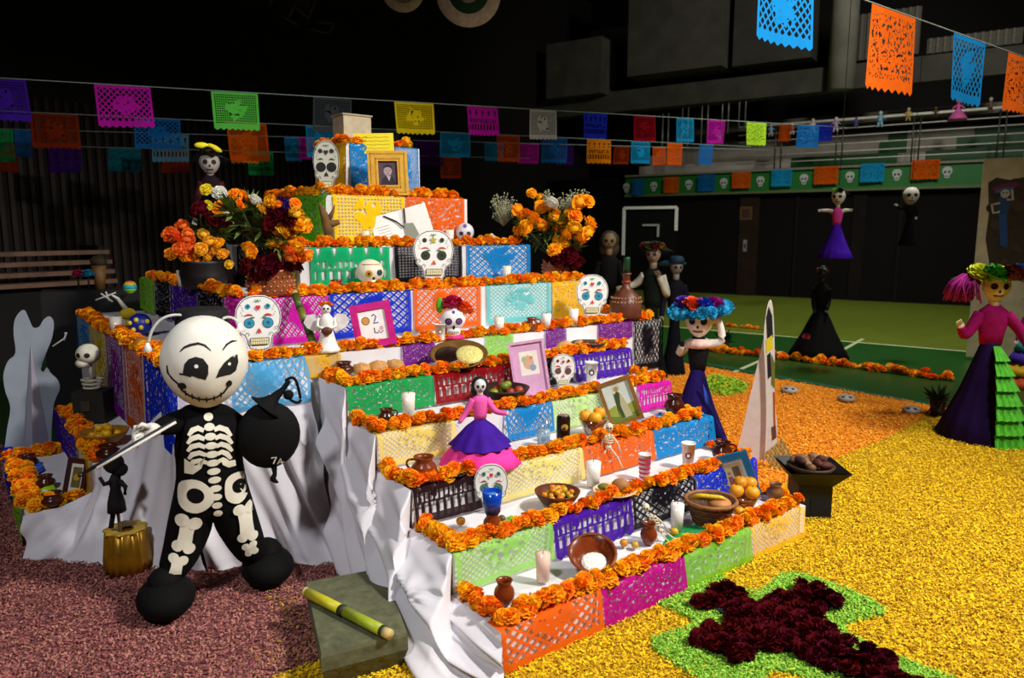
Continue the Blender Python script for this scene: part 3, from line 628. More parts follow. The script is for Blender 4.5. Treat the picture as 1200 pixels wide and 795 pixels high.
garland([(a.x, a.y, .006), (c.x, c.y, .006), (b.x, b.y, .006)], 'row of marigolds laid on the dark green court', .06, .075, 1, .04, 'marigold rows on the court', .3)
a = on_z(812, 379); b = on_z(905, 388)
garland([(a.x, a.y, .004), (b.x, b.y, .004)], 'farther row of marigolds laid across the olive court', .05, .13, 1, .05, 'marigold rows on the court', .1)
# dark flower cross
cr = thing('flower_cross', 'dark red flower cross on lime green petals', 'flower cross', (CX, CY, 0))
MB().prism([(x-CX, y-CY) for x, y in cross_outline(.08, .34, .42, .30, .92)], 0, .018, f=lambda x, y, z: (x, z, y+.022)).build('bed', mat('16060a', .9, .2), cr)
def cross_ok(x, y): return (abs(x) < .10 and -.93 < y < .33) or (abs(y) < .10 and -.37 < x < .45)
n = 0
for gx in np.arange(-.40, .48, .062):
    for gy in np.arange(-.95, .36, .062):
        x, y = gx+rg.uniform(-.018, .018), gy+rg.uniform(-.018, .018)
        if cross_ok(x, y):
            s = rg.uniform(.036, .052); inst('dark_bloom', rg.choice(POMD), cr, (x, y, .045+rg.uniform(0, .02)), (rg.uniform(-.6, .6), rg.uniform(-.6, .6), rg.uniform(0, 6)), s)
# ================================================================== hanging cut-paper banners
def string_line(name, pa, pb, banners, sag=0.02):
    """pa, pb = (x, y, distance) of two points of a straight cord; banners = (x0, x1, height_px, colour, style)"""
    A = at_d(*pa); B = at_d(*pb)
    cord = thing('cord', f'thin cord of the {name} string of paper banners', 'cord', A, 0, 'banner cords')
    MB().tube([(0, 0, 0), B-A], .005, 5).build('line', mat('8a9a94', .7), cord)
    def at_x(x):
        k = (x-600)/F; a = _rt-_fw*k; t = -(A-CAM).dot(a)/(B-A).dot(a); return A+(B-A)*t
    for j, (x0, x1, hp, h, st) in enumerate(banners):
        p, q = at_x(x0), at_x(x1); mid = (p+q)/2; H = hp*depth(mid)/F; sd = (q-p).cross(Vector((0, 0, 1))).normalized()
        ph = rg.uniform(0, 6); tw = rg.uniform(-.03, .03)
        def fn(s, t): return (p+(q-p)*s)*(1)+Vector((tw*t*1.0, tw*t*.5, -H*t-.006))+sd*(.02*math.sin(s*5+ph)*t)
        o = paper_obj('paper_banner', fn, h, st, j, 14, 8, 0, 8 if hp > 30 else 6)
        tag(o, f'{CN2[h]} cut-paper banner on the {name} string, {ORD[j]} from its left', 'paper banner', 'cut-paper banners hung overhead')
CN2 = dict(CN); CN2.update({'3a1a8c': 'indigo', 'b0189a': 'magenta', '5cc84a': 'bright green', '3a3e42': 'dark grey', 'e0c81a': 'yellow', 'b8bcb4': 'white', '2030c0': 'blue', '8a1020': 'dark red', '1a8ac0': 'teal blue', 'a8d830': 'lime', '7a2808': 'dark orange', '155a9a': 'blue', 'c8500c': 'orange', '1a9a50': 'green', 'd87a10': 'amber', '4a1470': 'purple', '106a78': 'teal', '4a7a90': 'pale blue', '38106a': 'deep purple'})
string_line('nearest left', (-60, 88, 5.9), (1000, 150, 15.0), [(-30, 30, 46, '3a1a8c', 'grid'), (110, 176, 45, 'b0189a', 'lattice'), (247, 302, 41, '5cc84a', 'grid'), (367, 412, 38, '3a3e42', 'grid'), (462, 508, 34, 'e0c81a', 'grid'), (547, 583, 31, 'b0189a', 'arch'), (621, 652, 32, 'b8bcb4', 'grid'), (684, 712, 28, '2030c0', 'arch'), (743, 768, 28, '8a1020', 'net'), (793, 813, 26, '1a8ac0', 'net'), (830, 850, 26, 'b0189a', 'net'), (875, 898, 25, 'a8d830', 'speck'), (935, 960, 24, '155a9a', 'speck')])
string_line('second left', (-40, 128, 7.4), (880, 172, 14.5), [(34, 91, 38, '7a2808', 'grid'), (157, 211, 33, '155a9a', 'lattice'), (265, 312, 42, 'c8500c', 'net'), (358, 392, 34, '1a8ac0', 'net'), (430, 468, 34, '3a3e42', 'speck'), (516, 551, 27, '1a8ac0', 'grid'), (582, 609, 29, 'c8500c', 'net'), (636, 665, 28, '155a9a', 'net'), (688, 716, 26, 'd87a10', 'arch'), (740, 762, 24, '1a8ac0', 'grid'), (782, 800, 24, 'c8500c', 'speck'), (820, 836, 22, '155a9a', 'speck')])
string_line('third left', (-40, 150, 8.2), (900, 176, 15.0), [(-18, 15, 36, '1a9a50', 'grid'), (16, 36, 30, '155a9a', 'speck'), (178, 221, 31, '4a7a90', 'arch'), (268, 301, 30, 'd87a10', 'net'), (333, 352, 26, '1a8ac0', 'net'), (350, 368, 24, 'b0189a', 'net'), (487, 519, 27, '4a1470', 'net'), (568, 590, 20, '1a8ac0', 'net'), (608, 632, 22, 'b0189a', 'net'), (652, 672, 22, '38106a', 'net'), (720, 738, 20, '7a2808', 'net'), (765, 780, 20, 'c8500c', 'net')])
string_line('lowest left', (-60, 168, 9.0), (620, 186, 13.0), [(-20, 18, 30, '7a2808', 'speck'), (57, 95, 29, '38106a', 'speck'), (127, 165, 26, '106a78', 'speck'), (190, 222, 26, '7a2808', 'speck'), (290, 320, 26, '1a9a50', 'arch'), (380, 405, 26, '155a9a', 'net'), (516, 540, 24, 'c8500c', 'net')])
string_line('upper right', (840, -62, 4.4), (1260, 88, 8.2), [(890, 954, 78, '1b86cc', 'lattice'), (1022, 1073, 88, 'f26a1b', 'speck'), (1118, 1155, 71, '1b86cc', 'lattice'), (1182, 1212, 62, 'f26a1b', 'speck')])
# cut papers and skull masks on the gallery front
for j, (x, wd, hp, h) in enumerate(((748, 14, 18, '155a9a'), (787, 18, 18, 'c8500c'), (828, 20, 19, '155a9a'), (869, 22, 18, 'c8500c'), (916, 24, 19, '1a8ac0'), (968, 28, 20, 'c8500c'), (1022, 28, 21, '1a8ac0'), (1084, 33, 22, 'c8500c'))):
    a = WR(x-wd/2, 205, .24); b = WR(x+wd/2, 205, .24); yy = 221-(x-750)*.068; zt = WR(x, yy-11, .24)[1]; zb = WR(x, yy+hp-11, .24)[1]
    def fn(s, t): return wpt(a[0]+(b[0]-a[0])*s, .24+.015*math.sin(s*6), zt+(zb-zt)*t)
    o = paper_obj('paper_banner', fn, h, 'speck', j, 12, 6, 0, 6)
    tag(o, f'{CN2[h]} cut-paper sheet on the green gallery front, {ORD[j]} from the left', 'paper banner', 'papers on the gallery front')
mk = MB(); mk.prism([(.0, -.17), (.07, -.15), (.08, -.06), (.13, 0), (.14, .1), (.09, .18), (0, .2), (-.09, .18), (-.14, .1), (-.13, 0), (-.08, -.06), (-.07, -.15)], -.02, 0)
mkm = mk.mesh('mask', mat('9aa09a', .7)); ey = MB()
for x in (-.055, .055): ey.lathe([(0, 0), (.035, 0), (.035, .01), (0, .01)], 10, (x, -.021, .03), M=Matrix.Rotation(PI/2, 3, 'X'))
ey.box((0, -.024, -.1), (.11, .01, .02)); eym = ey.mesh('painted_face', mat('181818', .7))
for j, x in enumerate((734, 766, 807, 848, 891, 942, 996, 1051, 1110)):
    s_, z_ = WR(x, 220-(x-750)*.048, .14); t = thing('skull_mask', f'small white skull mask on the green gallery front, {ORD[j]} from the left', 'mask', wpt(s_, .125, z_), WRZ, 'skull masks on the gallery front')
    inst('mask', mkm, t, (0, 0, 0), sc=.72); inst('painted_face', eym, t, (0, 0, 0), sc=.72)
# ================================================================== offerings on the altar
def spot_on(x, y, lv, r=.03, front=.045):
    z = LV[lv][1]+.010; P = on_z(x, y, z); lo = LV[lv][0]+front; hi = (LV[lv+1][0] if lv < 10 else VB[10])-r-.028
    v = min(max(P.y, lo), max(hi, lo)); return Vector((u_of(x, v, z), v, z))
def ppm(P): return F/depth(P)       # pixels per metre at a point
CLAY = mat('7a3414', .22, .25, 12); CLAYD = mat('43190c', .2, .25, 12); COPPER = mat('a8603a', .35, .25, 14, metal=.5); WAX = mat('f2ead8', .5, .04); MILK = mat('f4f0e8', .4, .03); GLASS = glass_mat('ffffff', .94)
def candle(x, yb, yt, wp, lv, label, fill=WAX, level=.8, P=None, cat='candle'):
    P = P or spot_on(x, yb, lv, .03); k = ppm(P); h = (yb-yt)/k; r = wp/2/k
    t = thing('glass_candle', label, cat, P)
    MB().lathe([(0, 0), (r*.8, 0), (r*.82, .004), (r, h), (r*.95, h), (r*.77, .006), (0, .006)], 16).build('glass', GLASS, t)
    MB().lathe([(0, .008), (r*.78, .008), (r*(.77+.2*level)*.985, h*level), (r*.3, h*level+.001), (0, h*level-.002)], 16).build('wax', fill, t)
    MB().tube([(0, 0, h*level-.004), (.001, 0, h*level+.012)], .0015, 5).build('wick', mat('1a1410', .9), t)
    return t
def cup(x, yb, yt, wp, lv, label, h_='f2eee6', logo=None, band=None):
    P = spot_on(x, yb, lv, .03); k = ppm(P); h = (yb-yt)/k; r = wp/2/k; t = thing('paper_cup', label, 'cup', P, to_cam(P))
    b = MB().lathe([(0, 0), (r*.72, 0), (r*.74, .003), (r, h), (r*1.04, h), (r*1.04, h*.97), (r*.96, h*.96), (r*.72, .02), (0, .02)], 18).build('cup', mat(h_, .5, .04), t)
    if logo:
        f = on_mesh(b); p = Print(f, .0015); p.disc(0, h*.55, r*.45, logo, curved=True); p.disc(0, h*.55, r*.25, h_, curved=True); p.build('logo', b)
    if band:
        m = MB()
        for i in range(5): z_ = h*(.12+.17*i); rr = r*(.74+.26*z_/h)+.0012; m.lathe([(rr, z_-h*.035), (rr+.001, z_), (rr, z_+h*.035)], 18, cap=False)
        m.build('stripes', mat(band, .6), t)
    return t
def jug(x, yb, yt, wp, lv, label, m=CLAY, handle=1, P=None, name='clay_jug', cat='jug'):
    P = P or spot_on(x, yb, lv, .04); k = ppm(P); h = (yb-yt)/k; r = wp/2/k; t = thing(name, label, cat, P, to_cam(P))
    MB().lathe([(0, 0), (r*.55, 0), (r*.62, h*.04), (r*.95, h*.3), (r, h*.45), (r*.9, h*.62), (r*.66, h*.76), (r*.64, h*.84), (r*.8, h), (r*.74, h), (r*.58, h*.85), (r*.6, h*.76), (r*.7, h*.5), (0, h*.3)], 20).build('body', m, t)
    if handle:
        MB().tube(smooth_path([(-r*.62*handle, 0, h*.88), (-r*1.15*handle, 0, h*.86), (-r*1.28*handle, 0, h*.64), (-r*.92*handle, 0, h*.42)], 5), h*.055, 7).build('handle', m, t)
    return t
def bowl(x, yb, wp, lv, label, m=CLAY, depth_=.38, tilt=0, P=None, cat='bowl', name='clay_bowl'):
    P = P or spot_on(x, yb, lv, .08); k = ppm(P); r = wp/2/k; h = r*2*depth_; t = thing(name, label, cat, P, to_cam(P), rx=tilt)
    if tilt: t.location.z += r*.55*math.sin(abs(tilt))
    MB().lathe([(0, 0), (r*.45, 0), (r*.72, h*.35), (r*.93, h*.8), (r, h), (r*.95, h), (r*.66, h*.42), (r*.35, h*.14), (0, h*.12)], 24).build('bowl', m, t)
    return t, r, h
fruit_rng = random.Random(11)
def fruit(name, label, P, r, h, cat='fruit', group=None, dent=True):
    t = thing(name, label, cat, P, fruit_rng.uniform(0, 6), group)
    MB().ell((0, 0, r*.95), (r, r, r*.95), 12, 8, fn=lambda p: (p.x, p.y, p.z*(1-.18*math.exp(-(p.x*p.x+p.y*p.y)*9)) if dent else p.z)).build('flesh', mat(h, .45, .12, 20, .05), t)
    MB().tube([(0, 0, r*1.55), (r*.05, 0, r*1.95)], [r*.09, r*.06], 5).build('stem', mat('4a3a18', .9), t)
    return t
# skull boards ------------------------------------------------------
def skull_outline(h):
    half = [(0, 0), (.09, .0), (.165, .03), (.205, .1), (.218, .2), (.25, .275), (.32, .315), (.35, .35), (.345, .41), (.38, .5), (.395, .62), (.375, .75), (.32, .86), (.24, .94), (.13, .99), (0, 1)]
    return [(x*h, z*h) for x, z in half]+[(-x*h, z*h) for x, z in reversed(half[1:-1])]
def skull_board(label, P, h, yaw, lean=.10, eye='2a8fb0', dark='14283a', wid=1.0, accent='c8283c', star=False, iris='174a60', mono=False, bw=None):
    t = thing('skull_board', label, 'skull cutout', P, yaw, rx=-lean)
    sc = lambda o: [(x*wid, z) for x, z in o]
    bd_ = MB().prism(sc(skull_outline(h)), 0, .012).build('board', mat('e9e7e2' if not mono else 'b8b4a4', .6, .03), t)
    p = Print(base=.0008)
    o = sc([(x*.955, .02*h+z*.96) for x, z in skull_outline(h)]); p.strip(o+[o[0], o[1]], h*.006, '17161a')
    for s in (-1, 1):
        ex, ez = s*.16*h*wid, .50*h
        p.disc(ex, ez, .093*h, dark, n=18)
        if not mono:
            for i in range(10): a = 2*PI*i/10; p.disc(ex+.062*h*math.cos(a), ez+.062*h*math.sin(a), .026*h, eye, n=8)
            p.disc(ex, ez, .062*h, eye, n=16); p.disc(ex, ez, .026*h, iris, n=10)
            for i in range(6): a = 2*PI*i/6; p.disc(ex+.042*h*math.cos(a), ez+.042*h*math.sin(a), .009*h, iris, n=6)
        p.disc(s*.10*h*wid, .60*h, .045*h, '3a7a58' if not mono else '222', .012*h, n=10) if not mono else None
        p.strip([(s*(.09+.04*i)*h*wid, (.635+.018*math.sin(i*.9))*h) for i in range(5)], [.004*h, .013*h, .016*h, .012*h, .003*h], accent)
        p.disc(s*.17*h*wid, .80*h, .045*h, eye, n=10); p.disc(s*.17*h*wid, .80*h, .02*h, dark, n=8)
        for i in range(5): p.disc(s*(.27+.02*math.sin(i*2))*h*wid, (.66+.045*i)*h*.98, .010*h, ('4a9a50', accent, '2a6a90')[i % 3], n=6)
        p.strip([(s*(.30+.03*math.cos(a))*h*wid, (.40+.03*math.sin(a))*h) for a in [i*.7 for i in range(8)]], h*.004, '1a1a1e')
        p.strip([(s*(.20+.03*math.cos(a))*h*wid, (.30+.03*math.sin(a))*h) for a in [i*.7 for i in range(7)]], h*.004, '1a1a1e')
        for i in range(4): p.disc(s*(.07+.05*i)*h*wid, (.045+.008*i)*h, .009*h, ('2a6a90', accent)[i % 2], n=6)
    p.poly([(0, .415*h), (.022*h, .375*h), (.042*h, .33*h), (.02*h, .322*h), (0, .34*h), (-.02*h, .322*h), (-.042*h, .33*h), (-.022*h, .375*h)], accent if not mono else '141414')
    if star:
        p.poly([((.085 if i % 2 == 0 else .035)*h*math.sin(i*PI/5), .80*h+(.085 if i % 2 == 0 else .035)*h*math.cos(i*PI/5)) for i in range(10)], 'b0a83a')
    else:
        p.poly([(0, .72*h), (.045*h, .78*h), (.035*h, .815*h), (.01*h, .815*h), (0, .80*h), (-.01*h, .815*h), (-.035*h, .815*h), (-.045*h, .78*h)], accent if not mono else '222222')
    p.disc(0, .90*h, .02*h, '3a8a50', n=8); p.disc(-.04*h, .905*h, .014*h, '3a8a50', n=6); p.disc(.04*h, .905*h, .014*h, '3a8a50', n=6)
    p.poly([(-.165*h*wid, .235*h), (-.155*h*wid, .11*h), (.155*h*wid, .11*h), (.165*h*wid, .235*h)], '1c1c1c')
    for i in range(8):
        for j in (0, 1):
            x = (-.15+.038*i)*h*wid; p.rect(x, (.118+.056*j)*h, x+.033*h*wid, (.118+.056*j+.05)*h, 'd8d2a0')
    p.build('printed_face', bd_)
    return t
def sb(x, yb, yt, lv, label, addyaw=0, **k):
    P = spot_on(x, yb, lv, .02)
    if lv in (6, 7): v_ = LV[lv][0]+.055; P = Vector((u_of(x, v_, LV[lv][1]+.055), v_, LV[lv][1]+.055)); yb = px(P)[1]
    h = (yb-yt)/ppm(P); return skull_board(label, P, h, to_cam(P, addyaw), **k)
sb(305, 427, 346, 6, 'big white printed skull cutout with teal eyes beside the skeleton head', 4, wid=1.0)
sb(694, 384, 322, 6, 'white printed skull cutout with blue eyes near the clay bottle', 8, wid=.95)
sb(509, 337, 270, 7, 'white printed skull cutout with dark eyes and gold star', 6, star=True, eye='2e3a22', dark='14180f', iris='0c0f08', accent='d2502a')
sb(660, 455, 415, 4, 'small printed skull cutout with brown eyes and blue forehead', 8, eye='7a3a20', dark='26120c', wid=.92)
sb(383, 222, 160, 9, 'narrow black and white skull cutout beside the golden frame', -8, mono=True, eye='2a2a26', accent='2a2a26', dark='0c0c0c', wid=.62)
# small sugar-skull with flower headdress
P = spot_on(531, 402, 6, .05); k = ppm(P); t = thing('sugar_skull', 'catrina sugar skull with pink and orange flower headdress', 'skull', P, to_cam(P, 5))
hh = 36/k; MB().ell((0, 0, hh*.62), (hh*.42, hh*.36, hh*.40), 18, 12, fn=lambda p: (p.x*(1-.25*max(0, -p.z)), p.y*(1-.2*max(0, -p.z)), p.z)).ell((0, -hh*.06, hh*.25), (hh*.24, hh*.22, hh*.22), 14, 8).build('skull', mat('ebe6e2', .6, .05), t)
f = on_mesh(t.children[0]); p = Print(f)
for s in (-1, 1):
    p.disc(s*hh*.17, hh*.6, hh*.115, '3a1450', curved=True); p.disc(s*hh*.17, hh*.6, hh*.06, '8a50a8', curved=True); p.disc(s*hh*.17, hh*.6, hh*.03, '140818', curved=True)
p.disc(0, hh*.4, hh*.045, '201018', hh*.07, curved=True)
for i in range(6): p.disc((-.15+.06*i)*hh, hh*.24, hh*.012, '4a4048', hh*.05, n=8, curved=True)
p.disc(0, hh*.9, hh*.05, '5a3a8a', curved=True); p.build('painted_face', t.children[0])
MB().lathe([(hh*.22, 0), (hh*.38, hh*.03), (hh*.3, hh*.12), (hh*.2, hh*.14)], 18).build('ruffle', mat('d02078', .7), t)
inst('bloom', pompom(3).mesh('bloom', mat('c01058', .7)), t, (0, -.0, hh*1.12), (-.3, 0, 0), hh*.36); inst('bloom', pompom(4).mesh('bloom', mat('f0601a', .7)), t, (hh*.38, 0, hh*.95), (-.3, .4, 0), hh*.3)
MB().ell((-hh*.42, 0, hh*1.1), (hh*.12, hh*.04, hh*.26), 8, 6).build('leaf', mat('4aa018', .6), t)
# ceramic skull planter, small pale skulls
P = spot_on(434, 338, 7, .06); k = ppm(P); hh = 34/k; t = thing('ceramic_skull', 'cream ceramic skull with painted flower eyes on the long tier', 'skull', P, to_cam(P, 12))
MB().ell((0, 0, hh*.58), (hh*.48, hh*.44, hh*.42), 18, 12).ell((0, -hh*.1, hh*.2), (hh*.32, hh*.26, hh*.2), 14, 8).build('skull', mat('e6dcc0', .45, .06), t)
f = on_mesh(t.children[0]); p = Print(f); p.disc(-hh*.12, hh*.52, hh*.12, 'c08a20', curved=True); p.disc(-hh*.12, hh*.52, hh*.05, '4a2a10', curved=True); p.disc(hh*.26, hh*.55, hh*.11, '2a3a48', curved=True); p.disc(0.05*hh, hh*.36, hh*.05, '2a1a10', curved=True)
p.strip([((-.05+.06*i)*hh, hh*.16) for i in range(6)], hh*.06, '3a1a1e'); p.strip([(-hh*.4+.1*hh*i, hh*.83) for i in range(8)], hh*.012, 'a04030'); p.build('painted_face', t.children[0])
for (x, yb, yt, lv, label) in ((545, 281, 256, 8, 'small white sugar skull with violet brow on the eighth tier'),):
    P = spot_on(x, yb, lv, .05); hh = (yb-yt)/ppm(P); t = thing('sugar_skull', label, 'skull', P, to_cam(P))
    MB().ell((0, 0, hh*.58), (hh*.42, hh*.4, hh*.42), 16, 10).ell((0, -hh*.08, hh*.2), (hh*.26, hh*.24, hh*.2), 12, 8).build('skull', mat('d8d2d6', .5, .05), t)
    f = on_mesh(t.children[0]); p = Print(f); [p.disc(s*hh*.17, hh*.5, hh*.1, '3a2a40', curved=True) for s in (-1, 1)]; p.disc(0, hh*.33, hh*.05, '2a1a20', curved=True); p.strip([((-.15+.06*i)*hh, hh*.18) for i in range(6)], hh*.012, '3a3038'); p.disc(0, hh*.85, hh*.09, '6a5a9a', curved=True); p.build('painted_face', t.children[0])
P = spot_on(576, 281, 8, .05); t = thing('round_bread', 'pale round loaf at the right end of the eighth tier', 'bread', P); MB().ell((0, 0, .03), (.055, .055, .045), 14, 8).build('crust', mat('d8c49a', .7, .1), t); MB().ell((0, 0, .07), (.02, .02, .018), 8, 6).build('knob', mat('e0d0b0', .7), t)
# candles, cups and glasses
candle(636, 682, 643, 19, 1, 'pale pink glass candle on the lowest step', mat('eec8b4', .5, .04), .9)
candle(793, 622, 587, 17, 1, 'white glass candle beside the big fruit basket on the lowest step', MILK, .93)
candle(695, 570, 537, 19, 2, 'tall milk-white glass candle on the second step', MILK, .9)
candle(479, 490, 458, 17, 4, 'tall cream glass candle on the fourth step', WAX, .93)
candle(585, 393, 371, 13, 6, 'white glass candle before the turquoise paper', WAX, .9)
candle(672, 384, 363, 12, 6, 'white glass candle next to the blue-eyed skull', MILK, .95)
candle(594, 330, 311, 11, 7, 'small white candle before the bright blue paper', WAX, .95)
candle(527, 280, 262, 11, 8, 'small white candle before the orange paper on the eighth tier', WAX, .95)
candle(429, 283, 265, 9, 8, 'small white candle left of the open book', WAX, .95)
P_ = on_z(215, 337, 1.31); candle(215, 337, 316, 14, 7, 'frosted white candle glass beside the left flowers', WAX, .95, P=P_)
P_ = on_z(137, 392, 1.012); candle(137, 392, 370, 15, 6, 'cream glass candle at the far left of the platform', WAX, .95, P=P_)
candle(352, 420, 404, 15, 6, 'low clear glass votive beside the sugar cane', mat('d8b0c8', .4), .4)
candle(640, 390, 369, 13, 6, 'squat white glass jar beside the clay mug', MILK, .85)
cup(693, 450, 424, 15, 4, 'white paper cup with dark round logo on the fourth step', logo='2a2a3a')
cup(806, 549, 518, 16, 2, 'white paper cup with brown round logo on the second step', logo='7a2a1a')
cup(755, 562, 531, 15, 2, 'pink striped paper cup on the second step', 'e8d8dc', band='c81a58')
cup(516, 400, 381, 13, 6, 'white printed mug left of the catrina sugar skull', logo='7a6a6a')
t = candle(637, 522, 487, 18, 3, 'clear glass of water on the third step', mat('b8d8e8', .1, .02, trans=.6), .55, cat='glass')
# drink can
P = spot_on(660, 519, 3, .03); k = ppm(P); h = 33/k; r = 8/k; t = thing('drink_can', 'dark brown drink can with golden swirl on the third step', 'can', P, to_cam(P))
b = MB().lathe([(0, 0), (r*.85, 0), (r, h*.06), (r, h*.92), (r*.86, h*.98), (r*.84, h), (0, h*.985)], 18).build('can', mat('2a140e', .3, .1, metal=.3), t)
f = on_mesh(b); p = Print(f, .0012); p.disc(r*.2, h*.62, r*.5, 'b08a20', curved=True); p.disc(r*.1, h*.55, r*.3, '4a1a10', curved=True); p.strip([(-r*.6, h*.25), (-r*.2, h*.2), (r*.3, h*.3)], r*.15, 'a06a18'); p.build('printed_swirl', b)
MB().lathe([(r*.7, h), (r*.85, h*1.01), (r*.7, h*1.02)], 16).build('rim', mat('c8b0b0', .3, metal=.8), t)
# clay ware
jug(591, 708, 678, 25, 1, 'shiny brown clay jug at the left of the lowest step', handle=0)
jug(760, 637, 612, 20, 1, 'small brown clay pot beside the little skeleton on the lowest step', handle=0)
jug(908, 586, 566, 19, 1, 'small clay jar at the right end of the lowest step', mat('7a4a20', .5, .2), handle=0)
jug(497, 561, 534, 31, 3, 'brown clay jug with side handle on the third step', handle=1)
jug(453, 497, 479, 20, 4, 'small dark clay mug on the fourth step', CLAYD, handle=-1)
jug(577, 625, 599, 22, 2, 'brown clay mug carrying the blue glass on the second step', handle=0)
jug(403, 437, 421, 24, 5, 'dark red clay pot left of the bread on the fifth step', CLAYD, handle=0)
jug(623, 392, 377, 16, 6, 'brown clay mug on the platform before the turquoise paper', handle=-1)
jug(395, 342, 328, 18, 7, 'red glazed pot before the green paper on the long tier', mat('7a1a0c', .3, .3), handle=0)
jug(790, 486, 462, 24, 3, 'dark clay pot at the right end of the third step', CLAYD, handle=0)
jug(846, 540, 517, 24, 2, 'dark clay pot beside the blue picture frame', CLAYD, handle=-1)
# blue glass on the mug
P = spot_on(577, 625, 2, .04); k = ppm(P); P = P+Vector((0, 0, 26/k+.001)); r = 12/k; h = 25/k; t = thing('blue_glass', 'cobalt blue glass tumbler stacked on the clay mug', 'glass', P)
MB().lathe([(0, 0), (r*.8, 0), (r, h), (r*.93, h), (r*.74, .006), (0, .006)], 18).build('tumbler', mat('0a3ca8', .15, .1), t); MB().lathe([(0, h*.6), (r*.86, h*.62), (r*.9, h*.8), (0, h*.8)], 16).build('liquid', mat('7ab8e8', .2), t)
# bottle
P = on_z(733, 374, 1.012); k = ppm(P); h = 58/k; r = 19/k; t = thing('clay_bottle', 'round brown clay bottle with patterned bands and green stopper', 'bottle', P)
MB().lathe([(0, 0), (r*.85, 0), (r*.98, h*.1), (r, h*.28), (r*.85, h*.46), (r*.45, h*.58), (r*.24, h*.66), (r*.22, h*.88), (r*.3, h*.9), (r*.3, h*.93), (0, h*.93)], 24).build('body', mat('5a3020', .4, .25, 14), t)
m = MB()
for i in range(26):
    a = 2*PI*i/26
    for z_, rr in ((h*.36, .94), (h*.44, .88)): m.box((r*rr*math.cos(a), r*rr*math.sin(a), z_), (r*.1, r*.1, h*.03), a)
m.build('band_pattern', mat('a87a5a', .6), t)
MB().lathe([(r*.21, h*.90), (r*.22, h*1.22), (r*.18, h*1.25), (0, h*1.25)], 14).build('stopper', mat('0e3a20', .3), t); MB().lathe([(r*.25, h*.72), (r*.29, h*.75), (r*.25, h*.78)], 16).build('ring', mat('8a2a1a', .5), t)
# bowls and food
t, r, h = bowl(694, 668, 56, 1, 'brown clay bowl of white rice tipped towards the viewer', tilt=.5)
MB().ell((r*.08, -r*.1, h*.33), (r*.56, r*.5, h*.16), 18, 8).build('rice', mat('efece2', .8, .15, 90, .5), t)
MB().lathe([(r*.94, h*.95), (r*1.02, h*1.0), (r*.97, h*1.04), (r*.9, h)], 24, cap=False).build('rim', mat('7a3818', .3, .2), t)
def heap(P, n, R, r, h, label, name='tejocote', cat='fruit', group=None, z0=0.0):
    k = 0
    for i in range(n):
        a = i*2.4; q = math.sqrt((i % (n*0.62))/(n*.62))*R; lay = int(i/(n*.62))
        fruit(name, label, (P[0]+q*math.cos(a)*(1-.3*lay), P[1]+q*math.sin(a)*(1-.3*lay), P[2]+z0+lay*r*1.25-(q/R)*r*.1), r*fruit_rng.uniform(.9, 1.1), h[i % len(h)], cat, group)
t, r, h = bowl(653, 594, 54, 2, 'brown clay bowl holding a heap of small yellow fruit', mat('5a2a14', .4, .2), .36)
heap(t.location, 22, r*.72, .0165, ['d89a1a', 'c87a12', 'b8a020', 'd07018'], 'small yellow orange fruit heaped in the clay bowl', group='small fruit in the clay bowl', z0=h*.62)
t, r, h = bowl(590, 472, 62, 4, 'dark bowl of mixed apples and guavas behind the doll', mat('2a1210', .5, .2), .3)
heap(t.location, 9, r*.62, .026, ['7a8a1a', 'a03a18', '8a2a1a', '6a7a20'], 'red and green fruit in the dark bowl behind the doll', 'apple', group='fruit in the dark bowl', z0=h*.5)
t, r, h = bowl(538, 430, 68, 5, 'wide clay plate of dark mole sauce and yellow rice', mat('6a4a20', .4, .2), .16, tilt=.35)
MB().ell((-r*.36, 0, h*.75), (r*.48, r*.62, h*.3), 16, 7).build('mole_sauce', mat('1e0e0a', .3, .2), t); MB().ell((r*.34, 0, h*.8), (r*.5, r*.62, h*.45), 16, 7).build('rice', mat('d8cc7a', .8, .2, 80, .5), t)
t, r, h = bowl(720, 580, 52, 2, 'cream plate with avocado and brown roll on the second step', mat('d0b890', .5, .1), .12, name='plate', cat='plate')
MB().ell((r*.25, 0, h+.025), (r*.4, r*.36, .035), 14, 8).build('bread_roll', mat('9a6a38', .7, .2, 12), t); MB().ell((-r*.45, 0, h+.012), (r*.32, r*.2, .018), 12, 6).build('green_filling', mat('6a6a20', .7, .2), t)
t, r, h = bowl(690, 410, 42, 5, 'dark dish right of the bread on the fifth step', mat('2a1810', .4, .2), .22); MB().ell((0, 0, h*.8), (r*.7, r*.7, h*.4), 12, 6).build('stew', mat('4a2a10', .5, .3, 30), t)
t, r, h = bowl(530, 558, 40, 3, 'flat black dish before the doll on the third step', mat('141216', .25, .1), .12); MB().lathe([(r*.5, h*.6), (r*.56, h*.75), (r*.5, h*.7)], 20, cap=False).build('ring_pattern', mat('6a6a70', .4), t)
